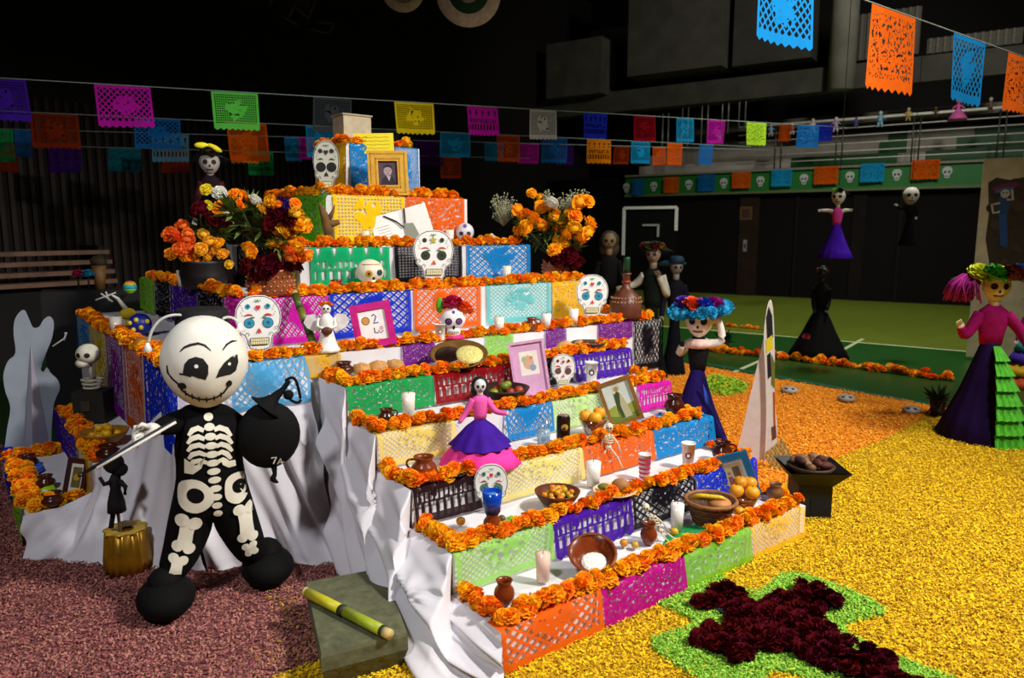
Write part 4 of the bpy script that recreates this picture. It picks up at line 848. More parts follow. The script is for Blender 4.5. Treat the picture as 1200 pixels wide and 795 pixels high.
# loaves
def loaf(P, r, label, h='c08a4a', group=None, cross=True, hz=.62):
    t = thing('bread_loaf', label, 'bread', P, fruit_rng.uniform(0, 6), group)
    MB().ell((0, 0, r*hz*.9), (r, r, r*hz), 16, 9).build('crust', mat(h, .6, .22, 14, .15), t)
    if cross:
        for a in (0, PI/2): MB().tube([(r*.8*math.cos(a), r*.8*math.sin(a), r*hz*1.45), (0, 0, r*hz*1.82), (-r*.8*math.cos(a), -r*.8*math.sin(a), r*hz*1.45)], [r*.14, r*.1, r*.14], 7).build('dough_bone', mat('cf9c5c', .6, .15), t)
        MB().ell((0, 0, r*hz*1.86), (r*.2, r*.2, r*.1), 10, 6).build('dough_knob', mat('cf9c5c', .6, .15), t)
    return t
for i, (x, y, r, lb) in enumerate(((424, 438, .055, 'left sugared bread loaf in the row on the fifth step'), (443, 437, .06, 'middle sugared bread loaf in the row on the fifth step'), (463, 434, .055, 'right sugared bread loaf in the row on the fifth step'))):
    loaf(spot_on(x, y, 5, .07), r, lb, group='bread on the fifth step')
loaf(spot_on(662, 412, 5, .07), .06, 'left bread loaf of the pair below the clay mug', 'c8985a', 'bread below the clay mug'); loaf(spot_on(680, 410, 5, .07), .055, 'right bread loaf of the pair below the clay mug', 'c08a4a', 'bread below the clay mug')
for i, (x, y, lb) in enumerate(((168, 408, 'leftmost brown bun behind the skeleton antenna'), (182, 410, 'middle brown bun behind the skeleton antenna'), (196, 411, 'rightmost brown bun beside the skeleton head'))): loaf(on_z(x, y, 1.012), .055, lb, '9a6a34', 'buns on the platform', cross=False)
# loose fruit
for i, (x, y, r, h, lv, lb) in enumerate(((731, 641, .021, 'c8861a', 1, 'larger loose yellow fruit beside the rice bowl'), (744, 643, .019, 'c89a2a', 1, 'smaller loose yellow fruit beside the rice bowl'), (790, 628, .022, 'c8a01a', 1, 'loose yellow fruit in front of the white candle'), (540, 616, .022, 'c8861a', 2, 'loose orange fruit before the patterned skull'), (588, 612, .018, '6a5a1a', 2, 'small olive fruit right of the clay mug'), (766, 597, .022, 'e8981a', 2, 'loose orange fruit under the white paper cup'))):
    fruit('guava', lb, spot_on(x, y, lv, .03), r, h)
# oranges in glass dishes
def dish_of_oranges(x, yb, lv, wp, lab, spots, r):
    P = spot_on(x, yb, lv, .07); k = ppm(P); R = wp/2/k; h = 18/k; t = thing('glass_dish', lab, 'dish', P); MB().lathe([(0, 0), (R*.55, 0), (R*.6, .01), (R, h), (R*.94, h), (R*.5, .014), (0, .014)], 20).build('dish', glass_mat('e8d0b0', .7), t)
    MB().lathe([(0, .016), (R*.55, .016), (R*.82, h*.8), (0, h*.8)], 18).build('filling', mat('b87a50', .6, .2, 20), t)
    for (dx, dy, dz, lb, hh) in spots: fruit('orange', lb, P+Vector((_rt.x*dx*r, _rt.y*dx*r, h*.78+dz*r))+Vector((_fw.x, _fw.y, 0))*(dy*r), r, hh, 'orange')
dish_of_oranges(695, 508, 3, 34, 'clear glass dish under three oranges beside the saint picture', [(-1.2, 0, 0, 'left orange in the dish beside the saint picture', 'f0a01a'), (.9, .3, .35, 'right orange in the dish beside the saint picture', 'f0981a'), (.2, -1.0, -.1, 'front orange in the dish beside the saint picture', 'f0a818')], .038)
dish_of_oranges(872, 598, 1, 32, 'clear glass dish under four oranges before the blue frame', [(-1.1, .2, .1, 'left orange in the dish before the blue frame', 'e89a1a'), (.9, -.3, 0, 'right orange in the dish before the blue frame', 'f0a41a'), (-.4, .9, 1.0, 'upper left orange in the dish before the blue frame', 'd88a14'), (.9, .9, .9, 'upper right orange in the dish before the blue frame', 'e0921a')], .040)
# woven basket with bananas and bread
P = spot_on(832, 612, 1, .10); k = ppm(P); R = 29/k; h = 27/k; bs = thing('wicker_basket', 'big round brown wicker basket with bananas and brown bread', 'basket', P, to_cam(P))
m = MB().lathe([(0, 0), (R*.62, 0), (R*.8, h*.4), (R*.95, h), (R*.88, h), (R*.72, h*.4), (R*.5, h*.1), (0, h*.1)], 26); m.build('shell', mat('4a2a16', .7, .35, 60, .5), bs)
for i in range(7): zz = h*(.08+.13*i); rr = R*(.63+.33*(zz/h)); MB().tube([(rr*math.cos(a), rr*math.sin(a), zz+.004*math.sin(a*13+i*PI)) for a in [2*PI*j/40 for j in range(41)]], h*.055, 5).build('weave_row', mat('6a4020' if i % 2 else '5a3218', .7, .3, 40), bs)
MB().tube([(R*math.cos(a), R*math.sin(a), h) for a in [2*PI*j/40 for j in range(41)]], h*.09, 6).build('rim', mat('8a5a30', .6, .25, 40), bs)
ban = thing('banana_bunch', 'small bunch of yellow bananas in the wicker basket', 'bananas', P+Vector((0, 0, h*.92)), to_cam(P))
for i in range(5): x0 = -R*.55+i*R*.16; MB().tube(smooth_path([(x0-.03, .02, .0), (x0, 0, .022), (x0+.035, -.01, .03), (x0+.065, 0, .02)], 4), [.004, .009, .012, .013, .014, .014, .014, .013, .012, .011, .009, .006, .004], 7).build('banana', mat('d8b020', .5, .15), ban)
loaf(P+Vector((_rt.x*R*.35, _rt.y*R*.35, h*.62)), R*.48, 'brown sugared bread lying in the wicker basket', 'b87a40', cross=False, hz=.5)
fruit('orange', 'orange resting on the garland in front of the basket', spot_on(866, 606, 1, .05, .0), .03, 'f0981a')
# ================================================================== pictures, cards, book
def framed(name, label, P, w, h, yaw, lean, roll, frame_h, bw, painter, cat='picture', ornate=False, mount=None, rough=.5, metal=0):
    t = thing(name, label, cat, P, yaw); t.rotation_mode = 'ZXY'; t.rotation_euler = (-lean, roll, yaw)
    fm = MB(); d = .022 if ornate else .012
    for c, s in (((0, -d/2, h-bw/2), (w, d, bw)), ((0, -d/2, bw/2), (w, d, bw)), ((-w/2+bw/2, -d/2, h/2), (bw, d, h-2*bw)), ((w/2-bw/2, -d/2, h/2), (bw, d, h-2*bw))): fm.box(c, s)
    fm.build('frame', mat(frame_h, rough, .12, 25, .05, metal), t)
    MB().box((0, .003, h/2), (w, .006, h)).build('backing', mat('3a2a1a', .8), t)
    if ornate:
        for ring_, m_ in ((bw*.3, .0), (bw*.78, .0)):
            nx = int((w-2*ring_)/.016); nz = int((h-2*ring_)/.016); bd = MB()
            for i in range(nx+1):
                for z_ in (ring_, h-ring_): bd.ell((-w/2+ring_+(w-2*ring_)*i/nx, -d, z_), (.007, .006, .007), 6, 4)
            for i in range(nz+1):
                for x_ in (-w/2+ring_, w/2-ring_): bd.ell((x_, -d, ring_+(h-2*ring_)*i/nz), (.007, .006, .007), 6, 4)
            bd.build('beading', mat('b88a28', .4, .15, metal=.4), t)
    p = Print(base=.0008); iw, ih = w-2*bw, h-2*bw
    if mount: p.rect(-iw/2, bw, iw/2, h-bw, mount)
    painter(p, -iw/2, bw, iw, ih); p.build('picture', t)
    return t
def portrait(p, x, z, w, h):
    p.rect(x, z, x+w, z+h, '4a3a44'); p.poly([(x+w*.1, z), (x+w*.2, z+h*.3), (x+w*.42, z+h*.4), (x+w*.75, z+h*.36), (x+w*.95, z)], '241c26'); p.poly([(x+w*.42, z+h*.4), (x+w*.55, z+h*.18), (x+w*.64, z+h*.38)], 'b0a4ac')
    p.disc(x+w*.5, z+h*.6, w*.22, 'a08890', h*.2); p.poly([(x+w*.27, z+h*.68), (x+w*.3, z+h*.82), (x+w*.5, z+h*.88), (x+w*.7, z+h*.82), (x+w*.74, z+h*.66), (x+w*.6, z+h*.76), (x+w*.4, z+h*.76)], '1c161c')
    for s in (.42, .59): p.disc(x+w*s, z+h*.63, w*.035, '2a2028', h*.015, n=8)
    p.strip([(x+w*.44, z+h*.5), (x+w*.5, z+h*.49), (x+w*.57, z+h*.5)], h*.008, '5a3a40'); p.disc(x+w*.5, z+h*.57, w*.025, '8a7078', h*.03, n=8)
def saint(p, x, z, w, h):
    p.rect(x, z, x+w, z+h, 'cdd6cc'); p.poly([(x, z), (x+w, z), (x+w, z+h*.42), (x+w*.6, z+h*.36), (x+w*.25, z+h*.44), (x, z+h*.38)], '98a03a'); p.poly([(x, z), (x+w, z), (x+w, z+h*.16), (x+w*.4, z+h*.1), (x, z+h*.2)], '6a7a28')
    p.poly([(x+w*.36, z+h*.08), (x+w*.32, z+h*.4), (x+w*.36, z+h*.7), (x+w*.5, z+h*.78), (x+w*.62, z+h*.66), (x+w*.66, z+h*.4), (x+w*.72, z+h*.1)], '3a4a20')
    p.poly([(x+w*.5, z+h*.06), (x+w*.46, z+h*.4), (x+w*.58, z+h*.74), (x+w*.68, z+h*.5), (x+w*.78, z+h*.07)], 'b8b08a'); p.disc(x+w*.5, z+h*.84, w*.085, 'a8845a', h*.065); p.ring(x+w*.5, z+h*.86, w*.12, w*.14, 'c8a83a'); p.strip([(x+w*.3, z+h*.1), (x+w*.36, z+h*.75)], w*.012, '5a3a1a')
def doodle(p, x, z, w, h):
    p.disc(x+w*.25, z+h*.66, w*.15, 'c89050'); p.ring(x+w*.25, z+h*.66, w*.13, w*.16, '8a5a2a')
    p.strip([(x+w*.5, z+h*.78), (x+w*.58, z+h*.84), (x+w*.66, z+h*.76), (x+w*.58, z+h*.62), (x+w*.52, z+h*.55), (x+w*.72, z+h*.55)], w*.022, '2a3a7a')
    p.strip([(x+w*.52, z+h*.4), (x+w*.52, z+h*.24), (x+w*.66, z+h*.22)], w*.022, '2a2a4a'); p.disc(x+w*.78, z+h*.36, w*.08, 'd8a0b0'); p.strip([(x+w*.66, z+h*.3), (x+w*.74, z+h*.2), (x+w*.84, z+h*.28)], w*.018, '4a4a5a')
def animals(p, x, z, w, h):
    p.rect(x+w*.22, z+h*.36, x+w*.82, z+h*.84, 'efe6da', None); p.disc(x+w*.5, z+h*.6, w*.18, 'd8a890', h*.13); p.disc(x+w*.38, z+h*.68, w*.1, 'a8b890'); p.disc(x+w*.62, z+h*.5, w*.11, '90a0b8'); p.disc(x+w*.5, z+h*.72, w*.07, 'e0b070'); p.disc(x+w*.6, z+h*.7, w*.06, 'c88a78')
def room(p, x, z, w, h):
    p.rect(x, z, x+w, z+h, 'e6e2da'); x, z, w, h = x+w*.1, z+h*.1, w*.8, h*.8; p.rect(x, z, x+w, z+h, 'd8c488'); p.rect(x+w*.08, z+h*.45, x+w*.3, z+h*.85, '6a5038'); p.rect(x+w*.62, z+h*.45, x+w*.9, z+h*.85, '7a6248'); p.disc(x+w*.46, z+h*.62, w*.07, 'a8785a'); p.poly([(x+w*.36, z+h*.1), (x+w*.38, z+h*.5), (x+w*.54, z+h*.5), (x+w*.6, z+h*.1)], 'a05a60'); p.rect(x, z, x+w, z+h*.12, 'c0a050')
def sun(p, x, z, w, h): p.rect(x, z, x+w, z+h, 'd8d2c8'); p.rect(x+w*.15, z+h*.15, x+w*.85, z+h*.85, '6a5a2a'); p.disc(x+w*.5, z+h*.5, w*.24, 'b8901a')
P = spot_on(456, 220, 9, .05); k = ppm(P); framed('golden_portrait', 'small portrait photograph in an ornate beaded golden frame', P, 46/k, 52/k, to_cam(P, 4), .12, .03, 'c8962a', 12/k, portrait, ornate=True, metal=.25)
P = spot_on(736, 496, 3, .06); k = ppm(P); framed('saint_picture', 'holy picture of a standing robed saint in a tilted wooden frame', P, 40/k, 54/k, to_cam(P, 3), .32, -.20, '8a5a22', 4/k, saint)
P = spot_on(625, 463, 4, .03); k = ppm(P); framed('pink_card', 'pale pink card with a small animal drawing', P, 42/k, 64/k, to_cam(P, 6), .18, -.05, 'd8a0c4', 3/k, animals, 'card', mount='d8a4c8')
P = spot_on(442, 411, 6, .05); k = ppm(P); framed('magenta_picture', 'magenta paper frame with a white hand-drawn sheet', P, 47/k, 52/k, to_cam(P, 4), .15, -.10, 'c01078', 8/k, doodle, mount='eeeae8')
P = spot_on(866, 576, 1, .04); k = ppm(P); framed('teal_picture', 'teal blue frame with a yellowish interior picture at the step end', P, 52/k, 56/k, to_cam(P, 2), .2, .33 * -1, '0a6a98', 8/k, room)
P = on_z(86, 582, ZB_+.012); k = ppm(P); framed('maroon_picture', 'dark maroon frame leaning on the left side steps', P, 26/k, 44/k, to_cam(P, -38), .15, .25, '3a0e14', 5/k, sun)
# open book
P = spot_on(478, 281, 8, .10); k = ppm(P); t = thing('open_book', 'open white book with dark ribbons propped against the ninth tier', 'book', P, to_cam(P, 6)); t.rotation_mode = 'ZXY'; t.rotation_euler = (-.25, -.2, to_cam(P, 6))
w_, h_ = 34/k, 42/k
for s in (-1, 1):
    MB().grid(lambda a, b, s=s: (s*a*w_, -.012*math.sin(min(1, a*1.6)*PI*.5)-.004, b*h_), 8, 4).build('page', mat('efece6', .7, .03), t)
    MB().box((s*w_*.5, .006, h_/2), (w_*1.03, .01, h_*1.03)).build('cover', mat('2a2a30', .6), t)
p = Print(lambda x, z, l: (x, -.02-l, z)); p.strip([(-w_*.5, h_*.95), (-w_*.15, h_*.72), (w_*.05, h_*.5)], .006, '1a1a20'); p.strip([(w_*.25, h_*1.0), (w_*.18, h_*.75), (w_*.1, h_*.5)], .006, '1a1a20'); p.poly([(w_*.05, h_*.1), (w_*.1, h_*.6), (w_*.4, h_*.55), (w_*.5, h_*.12)], '8a9080'); p.strip([(-w_*.2, h_*.1), (-w_*.05, h_*.22), (w_*.1, h_*.12)], .004, '1a1a20')
for i in range(7): p.strip([(-w_*.85, h_*(.2+.08*i)), (-w_*.35, h_*(.2+.08*i))], .0015, 'c8c4bc')
p.build('ribbon_and_print', t)
# yellow note on the top tier, plinth
P = on_v(439, 181, 3.20); k = ppm(P); t = thing('yellow_note', 'bright yellow handwritten note card above the golden frame', 'card', P, to_cam(P)); t.rotation_mode = 'ZXY'; t.rotation_euler = (-.2, .06, to_cam(P))
MB().box((0, 0, 13/k), (46/k, .004, 24/k)).build('card', mat('e8d21a', .7, .04), t); p = Print(lambda x, z, l: (x, -.003-l, z))
for i in range(4): p.strip([((-18+j*4)/k, (7+4.4*i+.5*math.sin(j*2.3+i))/k) for j in range(10)], .0015, 'a89010')
p.build('handwriting', t)
P = spot_on(415, 178, 10, .25); P.y = 3.55; k = ppm(P); t = thing('cream_plinth', 'plain cream block on the top tier behind the yellow note', 'plinth', P); MB().box((0, 0, .12), (.24, .2, .24)).build('block', mat('b8a88a', .7, .1), t); MB().box((0, 0, .243), (.26, .22, .012)).build('lid', mat('a89878', .7, .1), t)
# driftwood
P = spot_on(388, 283, 8, .08); V = View(P); t = thing('driftwood', 'brown forked piece of wood on the left of the eighth tier', 'wood', P, V.yaw)
def pts(*q): return [(lambda a: (a[0], 0, a[1]))(V(x, y)) for x, y in q]
MB().tube(smooth_path(pts((388, 283), (384, 268), (381, 255), (374, 238)), 4), [.03, .03, .03, .034, .034, .034, .034, .034, .03, .026, .02, .014, .008], 8).tube(smooth_path(pts((383, 262), (391, 262), (398, 260)), 4), [.03, .03, .028, .026, .024, .022, .02, .018, .016], 8).tube(pts((385, 258), (390, 248), (392, 240)), [.02, .012, .004], 7).build('branch', mat('6a4a1e', .8, .3, 14, .3), t)
MB().ell((0, 0, .02), (.05, .04, .02), 10, 6).build('foot', mat('5a3e1a', .8, .3, 14), t)
# leaning sugar cane sticks
def cane(label, P0, P1, r, node_n, h, dark):
    t = thing('sugar_cane', label, 'sugar cane', P0); d = Vector(P1)-Vector(P0)
    for i in range(node_n):
        a, b = d*(i/node_n), d*((i+1)/node_n); MB().tube([a+(b-a)*.06, b-(b-a)*.06], r, 12).build('segment', mat(h[i % len(h)], .4, .15, 10), t)
        MB().tube([b-(b-a)*.07, b, b+(b-a)*.04 if i < node_n-1 else b], [r, r*1.1, r], 12).build('node', mat(dark, .6, .2), t)
    MB().tube([d*-.01, d*.03], r*.92, 12).tube([d*.99, d*1.06], r*.9, 12).build('cut_end', mat('c8b070', .7, .2), t); return t
P0 = spot_on(370, 424, 6, .03); P1 = on_v(346, 346, 2.12); cane('green sugar cane stick leaning beside the angel figurine', P0+Vector((0, 0, .02)), P1, .022, 4, ['4a5a1a', '3a4a14', '6a7020'], '1e2408')
# stone slab with sugar cane
ct = [on_z(358, 682, .17), on_z(450, 665, .17), on_z(478, 742, .17), on_z(376, 768, .17)]; cc = sum(ct, Vector())/4; t = thing('stone_slab', 'dark grey stone slab standing on the floor in front of the drape', 'stone', (cc.x, cc.y, .012))
m = MB(); tp = [(p.x-cc.x, p.y-cc.y) for p in ct]; bt = [(x*.86, y*.86) for x, y in tp]; n = 4
vs = [(x*.985, y*.985, .158) for x, y in tp]+[(x, y, .145) for x, y in tp]+[(x*1.0, y*1.0, .09) for x, y in tp]+[(x, y, 0) for x, y in bt]
m.add(vs, [(3, 2, 1, 0)]+[(k*4+i, k*4+(i+1) % 4, k*4+4+(i+1) % 4, k*4+4+i) for k in range(3) for i in range(4)]).build('slab', mat('57583f', .9, .22, 22, .35), t)
a = on_z(358, 694, .195); b = on_z(451, 741, .195); cane('yellow green sugar cane piece lying on the stone slab', a, b, .022, 2, ['b8b020', '9aa824'], '2a2a10')
# ================================================================== the big skeleton figure
B0 = Vector((-.72, 1.27, .014)); V = View(B0); sk = thing('skeleton_figure', 'large black costumed skeleton figure with a big white skull head', 'skeleton figure', B0, V.yaw)
def L(x, y, dy=0): a = V(x, y, dy); return Vector((a[0], dy, a[1]))
def loc(P): q = Vector(P)-B0; return Vector((q.dot(V.x), -q.dot(V.n), q.z))
f1 = loc(on_z(196, 722, .014)); f2 = loc(on_z(315, 684, .014)); sc = 1/ppm(B0+Vector((0, 0, .7)))
nodes = [(L(248, 588), .14), (L(245, 548), .145), (L(243, 512), .16), (L(241, 488), .115), (L(240, 470), .05),
         (L(217, 494), .062), (L(196, 498, -.06), .05), (L(181, 503, -.12), .032), (L(268, 494), .062), (L(292, 510, .02), .055), (L(305, 530, -.05), .035),
         (L(224, 612), .11), (L(212, 652, -.02), .088), (Vector((f1.x+.005, f1.y+.02, .15)), .06), (L(275, 608), .108), (L(292, 642), .085), (Vector((f2.x-.05, f2.y+.02, .13)), .06)]
nodes += [(L(229, 588), .12), (L(270, 584), .125)]
edges = [(0, 1), (1, 2), (2, 3), (3, 4), (3, 5), (5, 6), (6, 7), (3, 8), (8, 9), (9, 10), (0, 17), (17, 11), (11, 12), (12, 13), (0, 18), (18, 14), (14, 15), (15, 16)]
def skinned(name, nodes, edges, m, parent, flat=1.0, sub=2):
    me = bpy.data.meshes.new(name); me.from_pydata([tuple(p) for p, r in nodes], edges, []); o = bpy.data.objects.new(name, me); C.objects.link(o); o.parent = parent
    md = o.modifiers.new('skin', 'SKIN'); md.use_smooth_shade = True
    for i, (p, r) in enumerate(nodes): me.skin_vertices[0].data[i].radius = (r, r*flat); me.skin_vertices[0].data[i].use_root = (i == 0)
    s = o.modifiers.new('sub', 'SUBSURF'); s.levels = sub; s.render_levels = sub
    me.materials.append(m); return o
SUIT = mat('0a090a', .9, .15, 20, .1, spec=.15)
body = skinned('body_suit', nodes, edges, SUIT, sk)
for f_, nm_, sx in ((f1, 'shoe', 1), (f2, 'shoe', 1)):
    MB().ell((f_.x, f_.y+.01, .085), (.122, .15, .088), 20, 12, fn=lambda p: (p.x, p.y, p.z if p.z > -.75 else -.75)).ell((f_.x, f_.y+.02, .15), (.075, .08, .07), 14, 8).build('shoe', mat('060606', .85, .1, 30, .2, spec=.2), sk)
fm = on_mesh(body); p = Print(fm, .006); BONE = 'dcd6c4'
QD = [-.12]
def Q(x, y): a = V(x, y, QD[0]); return (a[0], a[1])
for i in range(12):
    t_ = i/11; x, y = 244.5+11*t_, 491+111*t_; w_ = (5+2.2*math.sin(t_*PI))*sc; a = Q(x, y); p.disc(a[0], a[1], w_, BONE, 4.1*sc, 12, curved=True)
for i in range(5):
    y = 505+9*i; o_ = 20-abs(i-1.5)*1.2
    p.strip([Q(239+i*.8, y), Q(232+i*.6, y-2.5), Q(239-o_*.75, y), Q(239-o_, y+6)], [2.2*sc, 2.8*sc, 2.9*sc, 1.6*sc], BONE)
    p.strip([Q(251+i, y-1), Q(257+i, y-3.5), Q(251+o_*.8, y-1), Q(252+o_*1.05, y+6)], [2.2*sc, 2.8*sc, 2.9*sc, 1.6*sc], BONE)
p.fan([Q(*q) for q in ((216, 538), (228, 545), (238, 540), (240, 535), (236, 548), (226, 556), (216, 556))], BONE); p.fan([Q(*q) for q in ((258, 536), (264, 540), (276, 540), (277, 547), (268, 548), (261, 544))], BONE)
def ringp(cx, cy, rx, ry, hx, hy, hrx, hry):
    p.fan([Q(cx+rx*math.cos(a)*(1+.08*math.cos(3*a)), cy+ry*math.sin(a)) for a in [2*PI*i/22 for i in range(22)]], BONE, 4); p.n += 4
    p.fan([Q(hx+hrx*math.cos(a), hy+hry*math.sin(a)) for a in [2*PI*i/16 for i in range(16)]], SUIT, 3)
ringp(228, 582, 22, 20, 229, 581, 10.5, 9); ringp(278, 573, 16, 18, 280, 571, 8, 8)
def bone(A, B, w0, wm, w1):
    n = 8; d = Vector((B[0]-A[0], B[1]-A[1])); l_ = d.length; d /= l_; q = Vector((-d.y, d.x))
    p.strip([Q(A[0]+(B[0]-A[0])*i/n, A[1]+(B[1]-A[1])*i/n) for i in range(n+1)], [wm*sc*(1+.25*abs(i/n-.5)) for i in range(n+1)], BONE)
    for (c_, w_) in ((A, w0), (B, w1)):
        for s_ in (-1, 1):
            if w_ > wm: z_ = Q(c_[0]+q.x*s_*w_*.52, c_[1]+q.y*s_*w_*.52); p.disc(z_[0], z_[1], w_*.52*sc, BONE, n=14, curved=True)
bone((221, 613), (215, 643), 15, 7.5, 13); bone((209, 657), (205, 674), 11, 6, 5); bone((287, 598), (291, 632), 13, 7.5, 12); bone((293, 643), (296, 652), 9, 6.5, 8)
p.build('painted_bones', sk)
# head
hc = L(240, 424, -.04); hr = (47*sc, .165, 53*sc)
head = MB().ell(hc, hr, 30, 20, fn=lambda q: (q.x*(1-.16*max(0, -q.z)**1.5), q.y, q.z)).build('head', mat('e4e0d4', .7, .06, 10, .06), sk)
QD[0] = -.19; fm = on_mesh(head); p = Print(fm, .002); BK = '0c0b0d'
p.strip([Q(*q) for q in ((211, 413), (216, 408), (223, 405), (232, 403), (240, 405), (247, 411))], [.6*sc, 1.1*sc, 1.3*sc, 1.3*sc, 1.1*sc, .5*sc], BK); p.strip([Q(*q) for q in ((261, 411), (266, 405), (272, 402), (279, 402))], [.6*sc, 1.2*sc, 1.2*sc, .5*sc], BK)
p.fan([Q(*q) for q in ((214, 438), (216, 427), (221, 421), (229, 418), (238, 420), (244, 428), (244, 438), (241, 445), (233, 443), (223, 440))], BK, 4)
p.fan([Q(*q) for q in ((253, 443), (257, 433), (263, 425), (271, 419), (279, 417), (280, 426), (277, 436), (271, 440), (262, 441))], BK, 4); p.n += 3
p.strip([Q(210, 439), Q(216, 439.5), Q(224, 441)], 1.0*sc, BK)
a = Q(230, 429); p.disc(a[0], a[1], 2.2*sc, 'f0ece4', n=8, curved=True); a = Q(269, 427); p.disc(a[0], a[1], 1.7*sc, 'f0ece4', n=8, curved=True)  # pale glint painted into each black eye
p.strip([Q(*q) for q in ((195, 431), (196, 440), (202, 447), (209, 452), (213, 460), (222, 466), (232, 470), (243, 471), (254, 468), (262, 463), (267, 456), (270, 450))], [.7*sc]+[1.1*sc]*10+[.8*sc], BK)
for q in ((213, 454, 4.5, 4), (269, 451, 3.2, 4)): a = Q(q[0], q[1]); p.disc(a[0], a[1], q[2]*sc, BK, q[3]*sc, curved=True)
for x, y in ((217, 463), (225, 467), (233, 470), (242, 471), (251, 469), (259, 465)): p.strip([Q(x, y-3.5), Q(x+.6, y+3.5)], .8*sc, BK)
p.build('painted_face', sk)
MB().lathe([(0, 0), (29*sc, 0), (29.5*sc, .03), (28.5*sc, .065), (26*sc, .075), (0, .08)], 26, L(237, 381, .07)).build('hat', mat('0b0b0c', .8, .1), sk)
def antenna(pp, end):
    m = MB().tube(smooth_path([L(*q, .0) for q in pp], 6), 1.6*sc, 7).build('antenna', mat('c8c8c4', .4), sk)
    e = L(*end); MB().lathe([(0, 4*sc), (2*sc, 4*sc), (3*sc, 0), (6*sc, -6*sc), (0, -7*sc)], 12, e).build('antenna_tip', mat('e8e6e0', .5), sk)
antenna(((229, 376), (215, 370), (200, 370), (187, 376), (178, 388), (174, 401)), (173, 406)); antenna(((256, 376), (266, 372), (275, 374), (280, 380)), (281, 383))
# gloved hand round the staff
hp = L(177, 505, -.13); GL = mat('d8d6d0', .6, .05)
def hand(parent, c, s, dirx=-1, m=GL):
    mb = MB().ell(c, (.042*s, .026*s, .034*s), 12, 8)
    for i, (l, a) in enumerate(((.052, -.35), (.06, -.1), (.056, .15), (.046, .4))):
        b = c+Vector((dirx*.028*s, -.005*s*i, (.02-.014*i)*s)); e = b+Vector((dirx*l*.55*s, -.018*s, math.sin(-a)*l*.4*s)); g = e+Vector((dirx*l*.1*s, -.01*s, -.03*s)); mb.tube([b, e, g], [.0095*s, .009*s, .007*s], 7)
    b = c+Vector((dirx*.005*s, -.02*s, .02*s)); mb.tube([b, b+Vector((dirx*.025*s, -.02*s, .02*s)), b+Vector((dirx*.045*s, -.022*s, .008*s))], [.011*s, .01*s, .008*s], 7)
    return mb.build('hand', m, parent)
hand(sk, hp, 1.0)
# held staff
s0, s1 = L(206, 492, -.15), L(96, 556, -.28); st = thing('staff', 'thin black and white staff held in the skeleton hand', 'staff', B0, V.yaw)
MB().tube([s0, s1], .0075, 8).build('shaft', mat('141214', .5), st); MB().tube([s0+Vector((0, -.012, -.008)), s1.lerp(s0, .15)+Vector((0, -.012, -.008))], .006, 8).build('stripe', mat('d8d6d0', .5), st); MB().tube([s1, s1+(s1-s0)*.04], [.011, .005], 8).build('tip', mat('0c0c0c', .5), st)
# black round bag
bgP = B0; bg = thing('black_bag', 'round black padded bag marked 7A hanging from the skeleton arm', 'bag', B0, V.yaw)
QD[0] = -.17; c = L(315, 510, -.10); BG = mat('08080a', .8, .1, 20, .1, spec=.2)
pch = MB().ell(c, (36*sc, .07, 40*sc), 24, 14).build('pouch', BG, bg)
MB().tube(smooth_path([L(312, 478, -.10), L(322, 466, -.10), L(331, 457, -.10), L(339, 446, -.10)], 5), [22*sc, 17*sc, 13*sc, 10*sc, 8*sc, 6*sc, 5.5*sc, 5*sc, 4.5*sc, 4*sc, 3.6*sc, 3.2*sc, 3*sc, 3*sc, 2.6*sc, 2.4*sc], 12).build('neck', BG, bg)
MB().tube(smooth_path([L(334, 447, -.1), L(341, 443, -.1), L(347, 447, -.1), L(352, 467, -.1), L(349, 472, -.1), L(341, 469, -.1), L(337, 462, -.1)], 5), 1.8*sc, 7).build('strap_loop', BG, bg); MB().ell(L(338, 463, -.1), (6*sc, .02, 6*sc), 10, 7).build('toggle', BG, bg)
MB().tube(smooth_path([L(321, 547, -.11), L(322, 556, -.11), L(320, 562, -.11), L(326, 566, -.11)], 4), [.012, .014, .012, .01, .01, .012, .012, .014, .014, .012, .01, .006, .004], 7).build('tassel', BG, bg)
p = Print(on_mesh(pch), .004); QD[0] = -.13
for s_ in (((317, 535), (323, 534), (320, 543)), ((325, 544), (328, 536), (331, 544)), ((325, 541), (334, 542))): p.strip([Q(*q) for q in s_], .9*sc, 'e8e6e0')
p.build('lettering', bg)
# golden pleated pot with black doll on a stick
P = on_z(151, 668, .014); Vp = View(P); t = thing('golden_pot', 'golden pleated pot with a stick carrying a black paper doll', 'pot', P, Vp.yaw); k = ppm(P); r = 25/k; h = 50/k
MB().lathe([(0, 0), (r*.92, 0), (r, h*.3), (r*.86, h), (r*.7, h*1.03), (0, h*.9)], 48, wob=lambda a, f: 1+.055*math.sin(a*17)).build('pot', mat('a87818', .3, .25, 9, metal=.55), t)
MB().lathe([(r*.4, h*.96), (r*.9, h*1.0), (r*.86, h*1.05), (r*.35, h*1.0)], 36, cap=False, wob=lambda a, f: 1+.08*math.sin(a*9)).build('ruffle', mat('c8a030', .4, .2), t)
def l3(x, y, dy=0): a = Vp(x, y); return Vector((a[0], dy, a[1]))
MB().tube([(0, 0, h*.8), l3(141, 622), l3(136, 585)], .008, 7).build('stick', mat('6a5a3a', .6), t)
dl = MB().prism([(lambda a: a)(Vp(x, y)) for x, y in ((133, 590), (133, 575), (130, 562), (132, 550), (137, 548), (141, 552), (142, 565), (141, 590))], -.02, .0).build('paper_doll', mat('0a0a0b', .8), t)
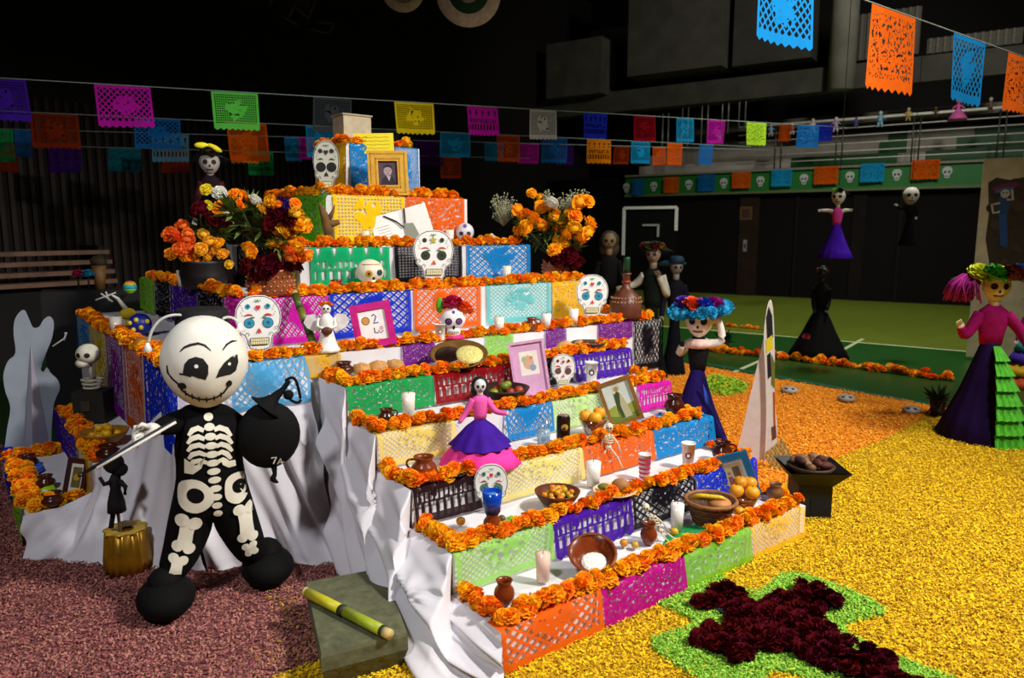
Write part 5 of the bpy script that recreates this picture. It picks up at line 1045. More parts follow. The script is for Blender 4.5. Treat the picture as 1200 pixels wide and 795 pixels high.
MB().lathe([(10/k, 0), (9/k, 12/k), (5/k, 28/k), (6.5/k, 36/k), (3/k, 44/k)], 16, l3(137, 598, -.02)).build('doll_dress', mat('0a0a0b', .8), t); MB().tube([l3(133, 562, -.03), l3(122, 565, -.04), l3(117, 557, -.04)], [3.2/k, 2.6/k, 2/k], 7).tube([l3(140, 562, -.03), l3(147, 568, -.04), l3(146, 577, -.04)], [3.2/k, 2.6/k, 2/k], 7).build('doll_arms', mat('0c0c0d', .8), t); MB().ell(l3(133, 542, -.02), (11/k, .035, 12/k), 12, 8).ell(l3(141, 549, -.02), (8/k, .03, 8/k), 10, 7).build('doll_hair', mat('080808', .9, .1), t); MB().tube([l3(130, 618, -.01), l3(133, 598, -.01)], .012, 7).build('doll_leg', mat('0c0c0c', .8), t)
# ================================================================== dolls and catrinas
BOAS = {}
def BOA(h):
    if h not in BOAS: BOAS[h] = pompom(6).mesh('boa_tuft', mat(h, .8, .2))
    return BOAS[h]
def doll(name, label, P, h, yaw, hem=.2, waist=.5, skirt='201030', over=None, bodice='a01060', sleeve=None, skin='e0d8c8', hair=None, hat=None, arms=None, cat='doll', hat_r=.13, hat_trim=None, ruffle=None, base_wob=.04, head_r=.062, face=True, top=.87, shoulder=.76, hat_top=None, boa=None, hat_up=.62, bust=1.0, feathers=None, gloves=None, cord=None, tiers=None):
    t = thing(name, label, cat, P, yaw); g = lambda v: v*h
    wob = lambda n, a_: (lambda a, f: 1+a_*(1-f)*math.sin(a*n))
    if tiers:
        for i, hx in enumerate(tiers):
            z0 = waist*(1-(i+1)/len(tiers)); z1 = waist*(1-i/len(tiers)); r0 = .045+(hem-.045)*(1-z0/waist); r1 = .04+(hem-.045)*(1-z1/waist)*.9
            MB().lathe([(g(r0), g(z0)), (g((r0+r1)/2*1.02), g((z0+z1)/2)), (g(r1), g(z1))], 40, wob=lambda a, f: 1+.05*(1-f)*math.sin(a*16)).build('skirt_tier', mat(hx, .7, .12), t)
    else:
        MB().lathe([(g(hem*.97), 0), (g(hem), g(.01)), (g(hem*.82), g(waist*.22)), (g(hem*.55), g(waist*.52)), (g(hem*.28+.012), g(waist*.82)), (g(.045), g(waist)), (g(.04), g(waist+.01))], 48, wob=wob(14, base_wob)).build('skirt', mat(skirt, .85, .15, 10, spec=.12), t)
    if over:
        MB().lathe([(g(hem*.74), g(waist*.42)), (g(hem*.53+.01), g(waist*.62)), (g(hem*.31+.02), g(waist*.84)), (g(.055), g(waist+.005))], 48, cap=False, wob=wob(11, .07)).build('overskirt', mat(over, .8, .15, spec=.15), t)
    MB().lathe([(g(.043), g(waist)), (g(.05), g(waist+.06)), (g(.062), g(shoulder-.06)), (g(.055), g(shoulder-.015)), (g(.022), g(shoulder+.02))], 22, M=Matrix.Diagonal((1.2*bust, .85*bust, 1))).build('bodice', mat(bodice, .8, .12, spec=.15), t)
    MB().tube([(0, 0, g(shoulder)), (0, 0, g(top-head_r*.6))], g(.026*bust), 10).build('neck', mat(skin, .6), t)
    hd = MB().ell((0, -g(.005), g(top)), (g(head_r*.85), g(head_r*.85), g(head_r)), 16, 11, fn=lambda q: (q.x*(1-.28*max(0, -q.z)), q.y*(1-.1*max(0, -q.z)), q.z)).build('head', mat(skin, .6, .05), t)
    if face:
        p = Print(on_mesh(hd), .0012*max(1, h)); r = g(head_r)
        for s in (-1, 1): p.disc(s*r*.34, g(top)+r*.06, r*.2, '120e10', r*.22, 10, curved=True)
        p.disc(0, g(top)-r*.28, r*.08, '201614', r*.11, 8, curved=True); p.strip([((-.3+.1*i)*r, g(top)-r*(.58-.05*abs(i-3)/3)) for i in range(7)], r*.035, '2a1a1a')
        for i in range(5): p.strip([((-.22+.11*i)*r, g(top)-r*.5), ((-.22+.11*i)*r, g(top)-r*.66)], r*.02, '2a1a1a')
        p.build('painted_face', hd)
    if hair:
        MB().ell((0, g(head_r*.3), g(top+head_r*.12)), (g(head_r*1.15), g(head_r*.85), g(head_r*1.15)), 14, 10).ell((0, g(head_r*.5), g(top-head_r*.8)), (g(head_r*1.2), g(head_r*.6), g(head_r*1.2)), 12, 8).build('hair', mat(hair, .6, .2, 40, .2), t)
    arms = arms or [((-.10, 0, .60), (-.12, -.03, .48)), ((.10, 0, .60), (.12, -.03, .48))]
    for s, (e, w_) in zip((-1, 1), arms):
        sh = Vector((s*g(.058*bust), 0, g(shoulder-.035))); e = Vector(e)*h; w_ = Vector(w_)*h
        ar = MB().tube(smooth_path([sh, e, w_], 5), [g(.034*bust)*(1-.045*i) for i in range(11)], 10).build('arm', mat(sleeve or bodice, .8, .12, spec=.15), t)
        m = MB().ell(w_, (g(.018), g(.014), g(.022)), 8, 6); d = (w_-e).normalized()
        for q in (-1.2, -.4, .4, 1.2): sd = Vector((d.z, 0, -d.x))*q*g(.009); m.tube([w_+sd, w_+d*g(.035)+sd*1.3, w_+d*g(.048)+sd*1.2+Vector((0, -g(.008), 0))], [g(.006), g(.005), g(.004)], 5)
        m.build('hand', mat(gloves or skin, .6), ar)
    if hat:
        zt = top+head_r*hat_up
        MB().lathe([(g(hat_r*.45), g(zt)), (g(hat_r), g(zt-.012)), (g(hat_r*1.02), g(zt-.004)), (g(hat_r*.5), g(zt+.02))], 40, wob=lambda a, f: 1+.06*math.sin(a*5)+.03*math.sin(a*13), M=Matrix.Rotation(-.12, 3, 'X')).build('hat_brim', mat(hat, .7, .15), t)
        MB().lathe([(g(hat_r*.52), g(zt)), (g(hat_r*.5), g(zt+.035)), (g(hat_r*.36), g(zt+.055)), (0, g(zt+.06))], 24).build('hat_crown', mat(hat_top or hat, .7, .15), t)
        for i, hx in enumerate(hat_trim or []):
            a = -PI/2+(i-(len(hat_trim)-1)/2)*.75; inst('hat_flower', pompom(3+i).mesh('hat_flower', mat(hx, .7)), t, (g(hat_r*.62)*math.cos(a), g(hat_r*.62)*math.sin(a), g(zt+.02)), (-.5, 0, a), g(hat_r*.36))
    if boa:
        zt = top+head_r*(hat_up-.05)
        for i in range(18): a = 2*PI*i/18; inst('boa_tuft', BOA(boa), t, (g(hat_r)*math.cos(a), g(hat_r)*math.sin(a), g(zt-.012+.012*math.sin(a)+.02*math.cos(a))), (i, i*.7, 0), g(hat_r*.24))
    for (x, y, z, hx, r) in feathers or []:
        m = MB(); rr = random.Random(3)
        for i in range(90):
            c_ = Vector((g(x+rr.uniform(-.035, .05)), g(y-rr.uniform(.0, .07)), g(z+.075))); e_ = c_+Vector((g(rr.uniform(-.09, .0)), g(rr.uniform(-.03, .03)), -g(r)*rr.uniform(1.0, 1.5))); md_ = c_.lerp(e_, .5)+Vector((-g(.02), -g(.01), g(.01))); m.tube([c_, md_, e_], g(.004), 4)
        for i in range(0):
            d = Vector((rr.gauss(-.35, .8), rr.gauss(0, .8), rr.gauss(-.55, .8))).normalized(); c_ = Vector((g(x), g(y), g(z))); e_ = c_+d*g(r)*rr.uniform(.7, 1.1); sd = d.cross(Vector((.3, .2, 1))).normalized()*g(r*.035); m.add([c_-sd, c_+sd, e_+sd*1.3, e_-sd*1.3], [(0, 1, 2, 3)])
        m.build('feather', mat(hx, .7, .2), t)
    if ruffle:
        for i in range(7):
            z0 = waist*(1-(i+1)/7); z1 = waist*(1-(i+.05)/7); zz = lambda z: hem*(1-(z/waist)**1.6)+.045*(z/waist)
            def fn(a, b, z0=z0, z1=z1): z = z0+(z1-z0)*b; an = -PI/2+.25+(a-.5)*(.62); rr = (zz(z)*(.96)+.012+.028*(1-b))*(1+.03*math.sin(a*26)); return (g(rr*math.cos(an)), g(rr*math.sin(an)), g(z))
            MB().grid(fn, 26, 4).build('ruffle', mat(ruffle, .7, .15, 20), t)
    if cord: MB().tube([(0, 0, g(1.0)), (0, 0, g(1.0)+cord)], .004, 5).build('hanging_cord', mat('3a3a3a', .8), t)
    return t
# pink and purple doll on the third step
P = spot_on(563, 549, 3, .12, .13); k = ppm(P); doll('rag_doll', 'doll in pink blouse and purple over pink skirt on the third step', P, 102/k, to_cam(P, 6), hem=.47, waist=.50, bust=1.3, skirt='e83c96', over='3a1488', bodice='ea5aa8', sleeve='ea5aa8', skin='d8d6d6', hair='0c0a0c', arms=[((-.17, -.02, .58), (-.24, -.05, .49)), ((.17, -.02, .60), (.30, -.05, .57))], shoulder=.77, top=.89, head_r=.085)
# blue hatted catrina by the right end of the steps
P = Vector((3.16, 1.58, .014)); k = ppm(P); hc_ = (508-338)/k
t = doll('catrina_doll', 'catrina doll in blue flowered hat and dark gown beside the altar', P, hc_, to_cam(P, -6), hem=.21, waist=.48, skirt='1c1050', bodice='121014', sleeve='d8d0c8', skin='e8e2dc', hat='1288b8', hat_r=.18, boa='1490c0', hat_up=.85, hat_trim=['3a1a90', 'd84a18', '1a4ac0', 'a81a90'], hat_top='b01888', arms=[((-.12, -.02, .60), (-.10, -.08, .66)), ((.15, 0, .70), (.12, -.02, .86))], head_r=.112, top=.82, shoulder=.70, gloves='101010')
MB().lathe([(hc_*.075, hc_*.64), (hc_*.095, hc_*.675), (hc_*.06, hc_*.70)], 30, wob=lambda a, f: 1+.08*math.sin(a*12)).build('collar', mat('d8b8ac', .7), t)
MB().grid(lambda a, b: (hc_*(.05+.17*a+.02*b), hc_*(-.12+.02*math.sin(a*9)), hc_*(.42-.40*a-.12*b*(1-a))), 14, 4).build('shawl', mat('1a3a9a', .7, .3, 8), t)
# dark catrinas beyond
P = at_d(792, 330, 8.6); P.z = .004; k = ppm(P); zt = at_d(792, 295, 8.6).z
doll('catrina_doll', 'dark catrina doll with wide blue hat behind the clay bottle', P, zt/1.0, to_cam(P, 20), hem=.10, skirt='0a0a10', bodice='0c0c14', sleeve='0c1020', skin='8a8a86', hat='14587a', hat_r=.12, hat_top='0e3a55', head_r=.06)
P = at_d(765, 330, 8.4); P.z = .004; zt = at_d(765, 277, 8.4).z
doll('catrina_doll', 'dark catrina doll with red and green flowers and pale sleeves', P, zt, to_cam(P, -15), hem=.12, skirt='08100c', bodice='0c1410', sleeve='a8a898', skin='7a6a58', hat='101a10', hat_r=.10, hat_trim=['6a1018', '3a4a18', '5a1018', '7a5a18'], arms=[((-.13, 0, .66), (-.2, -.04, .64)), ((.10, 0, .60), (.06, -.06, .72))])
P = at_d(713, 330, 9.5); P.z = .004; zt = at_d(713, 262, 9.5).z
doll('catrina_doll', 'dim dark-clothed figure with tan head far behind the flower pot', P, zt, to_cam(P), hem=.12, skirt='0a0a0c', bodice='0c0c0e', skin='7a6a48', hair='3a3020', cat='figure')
# big catrina on the right
P = on_z(1150, 512, .014); k = ppm(P); hh = (512-292)/k
doll('catrina_doll', 'tall catrina doll in purple skirt with green ruffles and magenta jacket', P, hh, to_cam(P, 18), hem=.215, waist=.50, skirt='1c0a3a', bodice='9a0e5e', skin='d8c8a0', hat='3a9a1e', hat_r=.165, hat_top='d8c818', hat_trim=['c8d020', '2a8a1e', '5a1018', '2a78b8'], ruffle='48b018', feathers=[(-.125, .0, .79, 'a01080', .10)], arms=[((-.13, -.04, .55), (-.17, -.09, .60)), ((.12, -.02, .58), (.15, -.06, .50))], head_r=.078, top=.80, shoulder=.69)
P = on_z(1203, 452, .004); k = ppm(P); doll('catrina_doll', 'doll in rainbow tiered skirt partly hidden at the right edge', P, (452-355)/k*1.15, to_cam(P, 0), hem=.30, waist=.62, tiers=['d070b0', '1a98a8', '3a20a0', 'd8a818', 'c8501a'], bodice='b02070', skin='d8c8b8', hair='1a1010', hat='8a1020', hat_r=.1, hat_trim=['2a9a3a', 'b01830'])
# black gowned figure on the court
P = on_z(958, 420, .004); k = ppm(P); hb = (425-312)/k
doll('catrina_doll', 'narrow black gowned catrina with red roses standing on the court', P, hb, to_cam(P, 0), hem=.30, waist=.52, skirt='070708', bodice='09090a', skin='0c0c0c', sleeve='0a0a0a', hat='0c0c0c', hat_r=.06, hat_trim=['8a1018', '1a6a3a', 'c8c8c0', '9a1420'], arms=[((-.07, 0, .60), (-.06, -.06, .52)), ((.07, 0, .60), (.06, -.06, .52))], head_r=.05, face=False)
inst('rose', pompom(5).mesh('rose', mat('8a1418', .7)), [o for o in bpy.data.objects if o.get('label', '').startswith('narrow black')][0], (-hb*.12, -hb*.24, hb*.25), (1.2, 0, 0), hb*.035)
# hanging dolls
P = at_d(978, 303, 9.0); k = ppm(P); doll('hanging_doll', 'hanging catrina doll in pink bodice and shiny violet skirt', P, 84/k, to_cam(P, -10), hem=.23, waist=.46, skirt='3c12a0', bodice='c83a90', skin='b8b8a8', sleeve='c8c4bc', hat='0c0c0c', hat_r=.12, hat_trim=['7ac01a', '101010'], arms=[((-.12, 0, .66), (-.2, -.02, .66)), ((.10, 0, .66), (.14, 0, .66))], cord=6.5, head_r=.11, top=.84, shoulder=.68)
P = at_d(1063, 288, 9.5); k = ppm(P); doll('hanging_doll', 'hanging black-dressed doll with white skull head', P, 70/k, to_cam(P, 10), hem=.14, waist=.46, skirt='0c0c16', bodice='08080a', skin='c0c0b4', hat='2a0c10', hat_r=.12, arms=[((-.14, 0, .62), (-.2, -.02, .66)), ((.10, 0, .58), (.10, 0, .48))], cord=6.5, head_r=.15, top=.82, shoulder=.66)
# skull doll behind the left flowers
P = Vector((.02, 3.5, 1.312)); Vd = View(P); zt = Vd(250, 172)[1]; xx = Vd(246, 200)[0]; P.x += Vd.x.x*xx; P.y += Vd.x.y*xx
t = doll('skull_doll', 'dark skull doll with yellow ribbon bow behind the left bouquet', P, zt, to_cam(P, 0), hem=.17, waist=.45, skirt='14080c', bodice='1a0c12', skin='9a9088', hat='100c10', hat_r=.13, sleeve='3a1018', head_r=.085, top=.88, shoulder=.78, hat_trim=['3a2a10'])
MB().ell((-.045, -.06, zt*1.0), (.05, .015, .022), 10, 6).ell((.04, -.06, zt*.985), (.055, .015, .02), 10, 6, M=Matrix.Rotation(.5, 3, 'Y')).build('ribbon_bow', mat('e0d010', .6), t)
inst('rose', POMW[0], t, (.05, -.16, zt*.66), (.8, 0, 0), .055); inst('rose', POMW[1], t, (.06, -.15, zt*.53), (.8, 0, 0), .05); inst('rose', pompom(2).mesh('rose', mat('e0c810', .7)), t, (-.03, -.16, zt*.68), (.8, 0, 0), .045); inst('rose', pompom(4).mesh('rose', mat('d8c010', .7)), t, (-.03, -.15, zt*.57), (.8, 0, 0), .04)
# winged skeleton figurine
P = spot_on(384, 420, 6, .05); k = ppm(P); hf = 62/k; t = thing('angel_figurine', 'white winged skeleton angel figurine with flower crown on the platform', 'figurine', P, to_cam(P))
MB().lathe([(hf*.22, 0), (hf*.24, hf*.06), (hf*.20, hf*.1), (hf*.16, hf*.22), (hf*.10, hf*.45), (hf*.14, hf*.62), (hf*.05, hf*.74)], 24, wob=lambda a, f: 1+.05*math.sin(a*8)*(1-f)).build('robe', mat('e8e4dc', .5, .06), t)
hd = MB().ell((0, 0, hf*.82), (hf*.09, hf*.09, hf*.105), 14, 9).build('skull', mat('e6e0d4', .5), t); p = Print(on_mesh(hd)); [p.disc(s*hf*.035, hf*.83, hf*.022, '1a1618', n=8, curved=True) for s in (-1, 1)]; p.disc(0, hf*.785, hf*.012, '1a1618', n=6, curved=True); p.strip([(-hf*.03, hf*.76), (hf*.03, hf*.76)], hf*.006, '1a1618'); p.build('painted_face', hd)
for s in (-1, 1):
    MB().prism([(s*x*hf, z*hf) for x, z in ((.06, .55), (.2, .72), (.36, .70), (.42, .56), (.36, .46), (.26, .40), (.14, .38))], hf*.06, hf*.09).build('wing', mat('dcd6d6', .5), t)
    MB().tube([(s*hf*.13, 0, hf*.64), (s*hf*.17, -hf*.06, hf*.5), (s*hf*.03, -hf*.16, hf*.45)], [hf*.04, hf*.035, hf*.025], 8).build('arm', mat('e8e4dc', .5), t)
MB().ell((0, -hf*.17, hf*.42), (hf*.10, hf*.05, hf*.08), 12, 7).build('brown_bowl', mat('5a2a10', .5), t)
for i in range(5): a = PI*(i/4); inst('crown_flower', POM[i % 4], t, (hf*.09*math.cos(a), -hf*.03, hf*.90+hf*.03*math.sin(a)), (0, 0, i), hf*.045)
# little loose-limbed skeleton figurines
def tiny_skeleton(label, P, V, joints, s):
    t = thing('tiny_skeleton', label, 'figurine', P, V.yaw); J = lambda x, y, d=0: (lambda a: Vector((a[0], d, a[1])))(V(x, y)); m = mat('d8ceb0', .6, .12)
    hx, hy = joints['head']; hd = MB().ell(J(hx, hy), (s*4.5, s*4.5, s*5.2), 12, 8).build('skull', m, t); p = Print(on_mesh(hd)); c_ = J(hx, hy); [p.disc(c_.x+q*s*1.7, c_.z, s*1.1, '1a1410', n=8, curved=True) for q in (-1, 1)]; p.build('eye_sockets', hd)
    sp = [J(*q) for q in joints['spine']]; MB().tube(sp, s*1.1, 6).build('spine', m, t)
    rb = MB()
    for i in range(4):
        c = sp[0].lerp(sp[-1], .15+.16*i); rb.tube([c+Vector((s*5*math.cos(a), -s*3.4*math.sin(a), 0)) for a in [PI*2*j/14 for j in range(15)]], s*.6, 5)
    rb.build('ribs', m, t); MB().ell(sp[-1], (s*4, s*2.5, s*2.5), 10, 6).build('pelvis', m, t)
    for nm_ in ('arm', 'leg'):
        for q in joints[nm_]: MB().tube([J(*z) for z in q], s*.95, 6).build(nm_, m, t)
P = spot_on(780, 634, 1, .05); V = View(P); tiny_skeleton('little bone white skeleton figurine lying over the clay pot', P, V, {'head': (757, 595), 'spine': [(762, 602), (774, 622)], 'arm': [[(763, 603), (760, 618), (772, 634)], [(766, 604), (778, 614), (784, 624)]], 'leg': [[(773, 622), (780, 632), (790, 640)], [(776, 621), (788, 630), (800, 637)]]}, 1/ppm(P))
P = spot_on(714, 508, 3, .05, .03); P.y = LV[3][0]-.035; P.x = u_of(713, P.y, P.z); V = View(P); P2 = P
tiny_skeleton('little skeleton figurine dangling its legs over the third step edge', P, V, {'head': (714, 501), 'spine': [(714, 508), (713, 524)], 'arm': [[(711, 510), (706, 518), (704, 530)], [(717, 510), (724, 520), (728, 532)]], 'leg': [[(712, 525), (704, 538), (697, 548)], [(715, 525), (724, 536), (730, 550)]]}, 1/ppm(P))
# patterned back of a skull board on the second step
P = spot_on(576, 600, 2, .02); k = ppm(P); t = skull_board('white skull cutout covered with scattered colour marks behind the blue glass', P, 56/k, to_cam(P, 4), .12, eye='4a7a6a', wid=.9)
# ================================================================== bouquets
def leaf_tuft(c, n, R, rr, up=.5, wd=.10):
    m = MB()
    for i in range(n):
        d = Vector((rr.gauss(0, 1), rr.gauss(0, 1), rr.gauss(up, .7))).normalized(); l = R*rr.uniform(.6, 1.1); s_ = d.cross(Vector((rr.random(), rr.random(), 1))).normalized()*l*wd; c_ = Vector(c)+d*l*.12
        m.add([c_, c_+d*l*.5+s_, c_+d*l, c_+d*l*.5-s_], [(0, 1, 2, 3)])
    return m
def bouquet(label, P, pot, flowers, leaves, baby=(), seed=1, kind='copper'):
    V = View(P); t = thing('flower_pot', label, 'bouquet', P, V.yaw); k = ppm(P); rr = random.Random(seed)
    w_, h_, h2 = pot[0]/2/k, pot[1]/k, pot[2]
    MB().lathe([(0, 0), (w_*.8, 0), (w_*.95, h_*.1), (w_, h_*.5), (w_*.92, h_*.9), (w_, h_), (w_*.93, h_), (w_*.85, h_*.9), (0, h_*.8)], 24).build('pot', h2, t)
    if kind == 'copper':
        m = MB()
        for j in range(4):
            for i in range(22): a = 2*PI*(i+.5*(j % 2))/22; m.ell((w_*1.0*math.cos(a), w_*1.0*math.sin(a), h_*(.22+.17*j)), (.007, .007, .007), 6, 4)
        m.build('studs', mat('c88a60', .35, metal=.5), t)
    top = Vector((0, 0, h_*.85))
    flowers = list(flowers)+[(x+rr.uniform(-11, 11), y+rr.uniform(-3, 12), r*rr.uniform(.75, 1), kd) for x, y, r, kd in flowers if kd != 'w']
    for (x, y, r, kind_) in flowers:
        a = V(x, y); dy = -rr.uniform(.0, .10)-.04; c = Vector((a[0], dy, a[1])); s = r/k
        MB().tube([top+Vector((rr.uniform(-.3, .3)*w_, 0, 0)), top.lerp(c, .6)+Vector((0, .02, .01)), c], .0035, 5).build('stem', mat('2a3a14', .7), t)
        inst({'o': 'marigold', 'r': 'marigold', 'y': 'yellow_flower', 'w': 'white_flower', 'd': 'dark_flower'}[kind_], rr.choice({'o': POM, 'y': POMY, 'r': POMR, 'w': POMW, 'd': POMD}[kind_]), t, c, (.9+rr.uniform(-.4, .4), rr.uniform(-.4, .4), rr.uniform(0, 6)), s)
    m = MB()
    for (x, y, r, n) in leaves:
        a = V(x, y); q = leaf_tuft((a[0], rr.uniform(-.1, .05), a[1]), n, r/k, rr); m.add(q.v, q.f)
    m.build('foliage', mat('5a7022', .7, .35, 30), t)
    if baby:
        m = MB()
        for (x, y, r, n) in baby:
            a = V(x, y)
            for i in range(n):
                d = Vector((rr.gauss(0, 1), rr.gauss(0, 1), rr.gauss(0, 1))).normalized()*rr.uniform(.3, 1)*r/k; m.ell(Vector((a[0], 0, a[1]))+d, (.006, .006, .005), 5, 3); m.tube([Vector((a[0], 0, a[1]-r/k*1.2)), Vector((a[0], 0, a[1]))+d], .0005, 3)
        m.build('tiny_white_blooms', mat('a8a884', .8, .1), t)['kind'] = 'stuff'
    return t
P = on_z(318, 346, 1.312); bouquet('large marigold and dark flower bouquet in a studded copper pot', P, (54, 30, COPPER), [(282, 231, 9, 'o'), (289, 243, 7, 'o'), (346, 252, 9, 'y'), (345, 266, 9, 'o'), (357, 266, 9, 'o'), (338, 282, 9, 'o'), (320, 287, 8, 'o'), (337, 295, 8, 'r'), (353, 301, 8, 'o'), (292, 292, 9, 'o'), (330, 270, 10, 'y'), (299, 237, 9, 'w'), (317, 237, 8, 'o'), (308, 246, 7, 'y'), (325, 254, 12, 'd'), (338, 256, 10, 'd'), (318, 262, 10, 'd'), (300, 305, 13, 'd'), (318, 310, 14, 'd'), (335, 312, 11, 'd'), (308, 320, 12, 'd'), (345, 240, 7, 'o'), (316, 250, 8, 'd')], [(287, 262, 26, 90), (308, 268, 26, 90), (305, 290, 24, 80), (290, 245, 22, 70), (325, 290, 22, 60), (275, 250, 24, 70)], seed=4)
P = on_z(240, 338, 1.312); bouquet('orange and yellow bouquet in a dark pot left of the copper pot', P, (52, 32, mat('120d0c', .5, .2)), [(214, 265, 8, 'r'), (205, 278, 10, 'r'), (219, 280, 9, 'r'), (211, 292, 9, 'r'), (223, 290, 8, 'r'), (202, 297, 8, 'o'), (214, 303, 8, 'o'), (238, 275, 7, 'y'), (246, 284, 8, 'y'), (236, 292, 8, 'y'), (252, 295, 8, 'y'), (242, 302, 8, 'y'), (256, 285, 7, 'o'), (230, 300, 7, 'y'), (261, 298, 7, 'y'), (258, 243, 8, 'o'), (233, 247, 9, 'd'), (262, 262, 10, 'd'), (248, 258, 9, 'd')], [(240, 268, 22, 60), (225, 285, 20, 50), (255, 275, 24, 70)], seed=6, kind='plain')
P = on_z(652, 326, 1.312); P = Vector((P.x, 2.42, 1.312)); P.x = u_of(652, 2.42, 1.312); bouquet('marigold bouquet with tiny white sprays in a round copper pot', P, (34, 22, COPPER), [(624, 258, 11, 'o'), (613, 252, 7, 'o'), (634, 243, 8, 'o'), (646, 240, 9, 'w'), (650, 250, 7, 'o'), (660, 260, 8, 'o'), (673, 254, 9, 'o'), (690, 263, 10, 'o'), (687, 237, 9, 'o'), (672, 268, 9, 'o'), (676, 277, 9, 'o'), (660, 287, 9, 'o'), (649, 293, 8, 'o'), (623, 227, 6, 'o'), (607, 246, 7, 'o'), (633, 264, 8, 'o'), (653, 280, 7, 'o'), (615, 264, 7, 'o'), (666, 300, 12, 'd'), (655, 303, 11, 'd')], [(635, 272, 26, 90), (655, 268, 26, 80), (620, 270, 22, 60), (670, 290, 18, 40)], [(667, 240, 17, 150), (590, 243, 18, 170), (680, 230, 11, 60), (640, 228, 9, 40)], seed=8)
# calla-like yellow ornament, striped ball and blue ornament at the far left of the platform
P = on_z(150, 388, 1.012); V = View(P); t = thing('paper_bird', 'yellow paper bird with white crossed feathers at the far left', 'ornament', P, V.yaw); J = lambda x, y, d=0: (lambda a: Vector((a[0], d, a[1])))(V(x, y)); k = ppm(P)
MB().ell(J(150, 368), (9/k, 7/k, 7/k), 12, 8).tube([J(150, 388), J(150, 370)], 3/k, 7).build('body', mat('c8a818', .6, .15), t); MB().tube([J(147, 362), J(138, 350), J(131, 346)], [3/k, 2/k, 1/k], 7).build('neck', mat('d0ccc0', .6), t)
for q in (((112, 352), (136, 343)), ((118, 344), (132, 354)), ((124, 342), (128, 353))): MB().tube([J(*q[0]), J(*q[1])], 1.1/k, 6).build('feather', mat('a8a8a0', .7), t)
P = on_z(165, 393, 1.012); k = ppm(P); t = thing('blue_ornament', 'dark blue round ornament with yellow spots left of the buns', 'ornament', P); MB().ell((0, 0, 13/k), (13/k, 13/k, 13/k), 16, 10).build('ball', mat('14248a', .4, .3, 8), t)
m = MB(); [m.ell((13/k*math.cos(a)*math.cos(b), 13/k*math.sin(a)*math.cos(b), 13/k+13/k*math.sin(b)), (3/k, 3/k, 3/k), 6, 4) for a, b in ((3.6, .2), (4.2, .5), (4.6, -.2), (5.2, .3), (3.9, -.4))]; m.build('spots', mat('c8b838', .6), t)
P = on_z(153, 344, 1.312); k = ppm(P); t = thing('striped_ball', 'small green and cyan ball at the end of the long tier', 'ball', P)
[MB().lathe([(7.5/k*math.sin(PI*(i+j*.25)/5), 7.5/k*(1-math.cos(PI*(i+j*.25)/5))) for j in range(5)], 14).build('stripe', mat(('9ac81a', '7ab828', '1a98a8', 'b8a020', 'c03a50')[i], .5), t) for i in range(5)]
# ================================================================== left side steps
P = on_z(112, 492, ZA+.012); k = ppm(P); t = thing('skeleton_bust', 'small skeleton bust on a dark box upon the left side step', 'statue', P, to_cam(P, -25))
MB().box((0, 0, 18/k), (34/k, 30/k, 36/k)).build('box', mat('1c1c10', .7, .3, 20), t); MB().box((-2/k, -16/k, 20/k), (10/k, 2/k, 12/k)).build('lock', mat('4a4a38', .5, metal=.5), t)
hd = MB().ell((-2/k, 0, 78/k), (13/k, 13/k, 12/k), 16, 10).ell((-7/k, -4/k, 68/k), (8/k, 7/k, 6/k), 10, 7).build('skull', mat('c8c4b0', .6, .1), t); p = Print(on_mesh(hd)); p.disc(-8/k, 78/k, 3/k, '14120e', curved=True, n=8); p.disc(2/k, 78/k, 3/k, '14120e', curved=True, n=8); p.strip([(-12/k, 66/k), (0, 65/k)], .6/k, '2a261c'); p.build('eye_sockets', hd)
MB().tube([(-1/k, 0, 66/k), (0, 0, 46/k)], 2/k, 7).build('neck_bone', mat('b8b4a0', .6), t); m = MB()
for i in range(3): m.tube([((11-i)/k*math.cos(a), -9/k*math.sin(a), (48-4.5*i)/k) for a in [2*PI*j/16 for j in range(17)]], 1.5/k, 5)
m.build('ribs', mat('b8b4a0', .6), t)
P = on_z(124, 520, ZA+.012); t, r, h = bowl(124, 520, 52, 6, 'wide golden brown bowl of yellow fruit on the left side step', mat('9a6a18', .5, .2), .3, P=P)
heap(P, 12, r*.68, .024, ['e8b010', 'd8a010', 'f0b818'], 'yellow fruit in the golden brown bowl on the side step', group='fruit in the side bowl', z0=h*.55)
jug(128, 536, 518, 28, 6, 'dark glazed clay pot below the golden brown bowl', CLAYD, 0, P=on_z(128, 539, ZA+.012))
for (x, y, r_, lb) in ((32, 548, 12, 'far glossy brown clay bowl on the lowest side step'), (54, 572, 11, 'middle brown clay cube-like bowl on the lowest side step'), (62, 592, 14, 'near glossy brown clay bowl on the lowest side step')):
    jug(x, y, y-15, r_*1.9, 6, lb, CLAYD, 0, P=on_z(x, y, ZB_+.012), name='clay_bowl', cat='bowl')
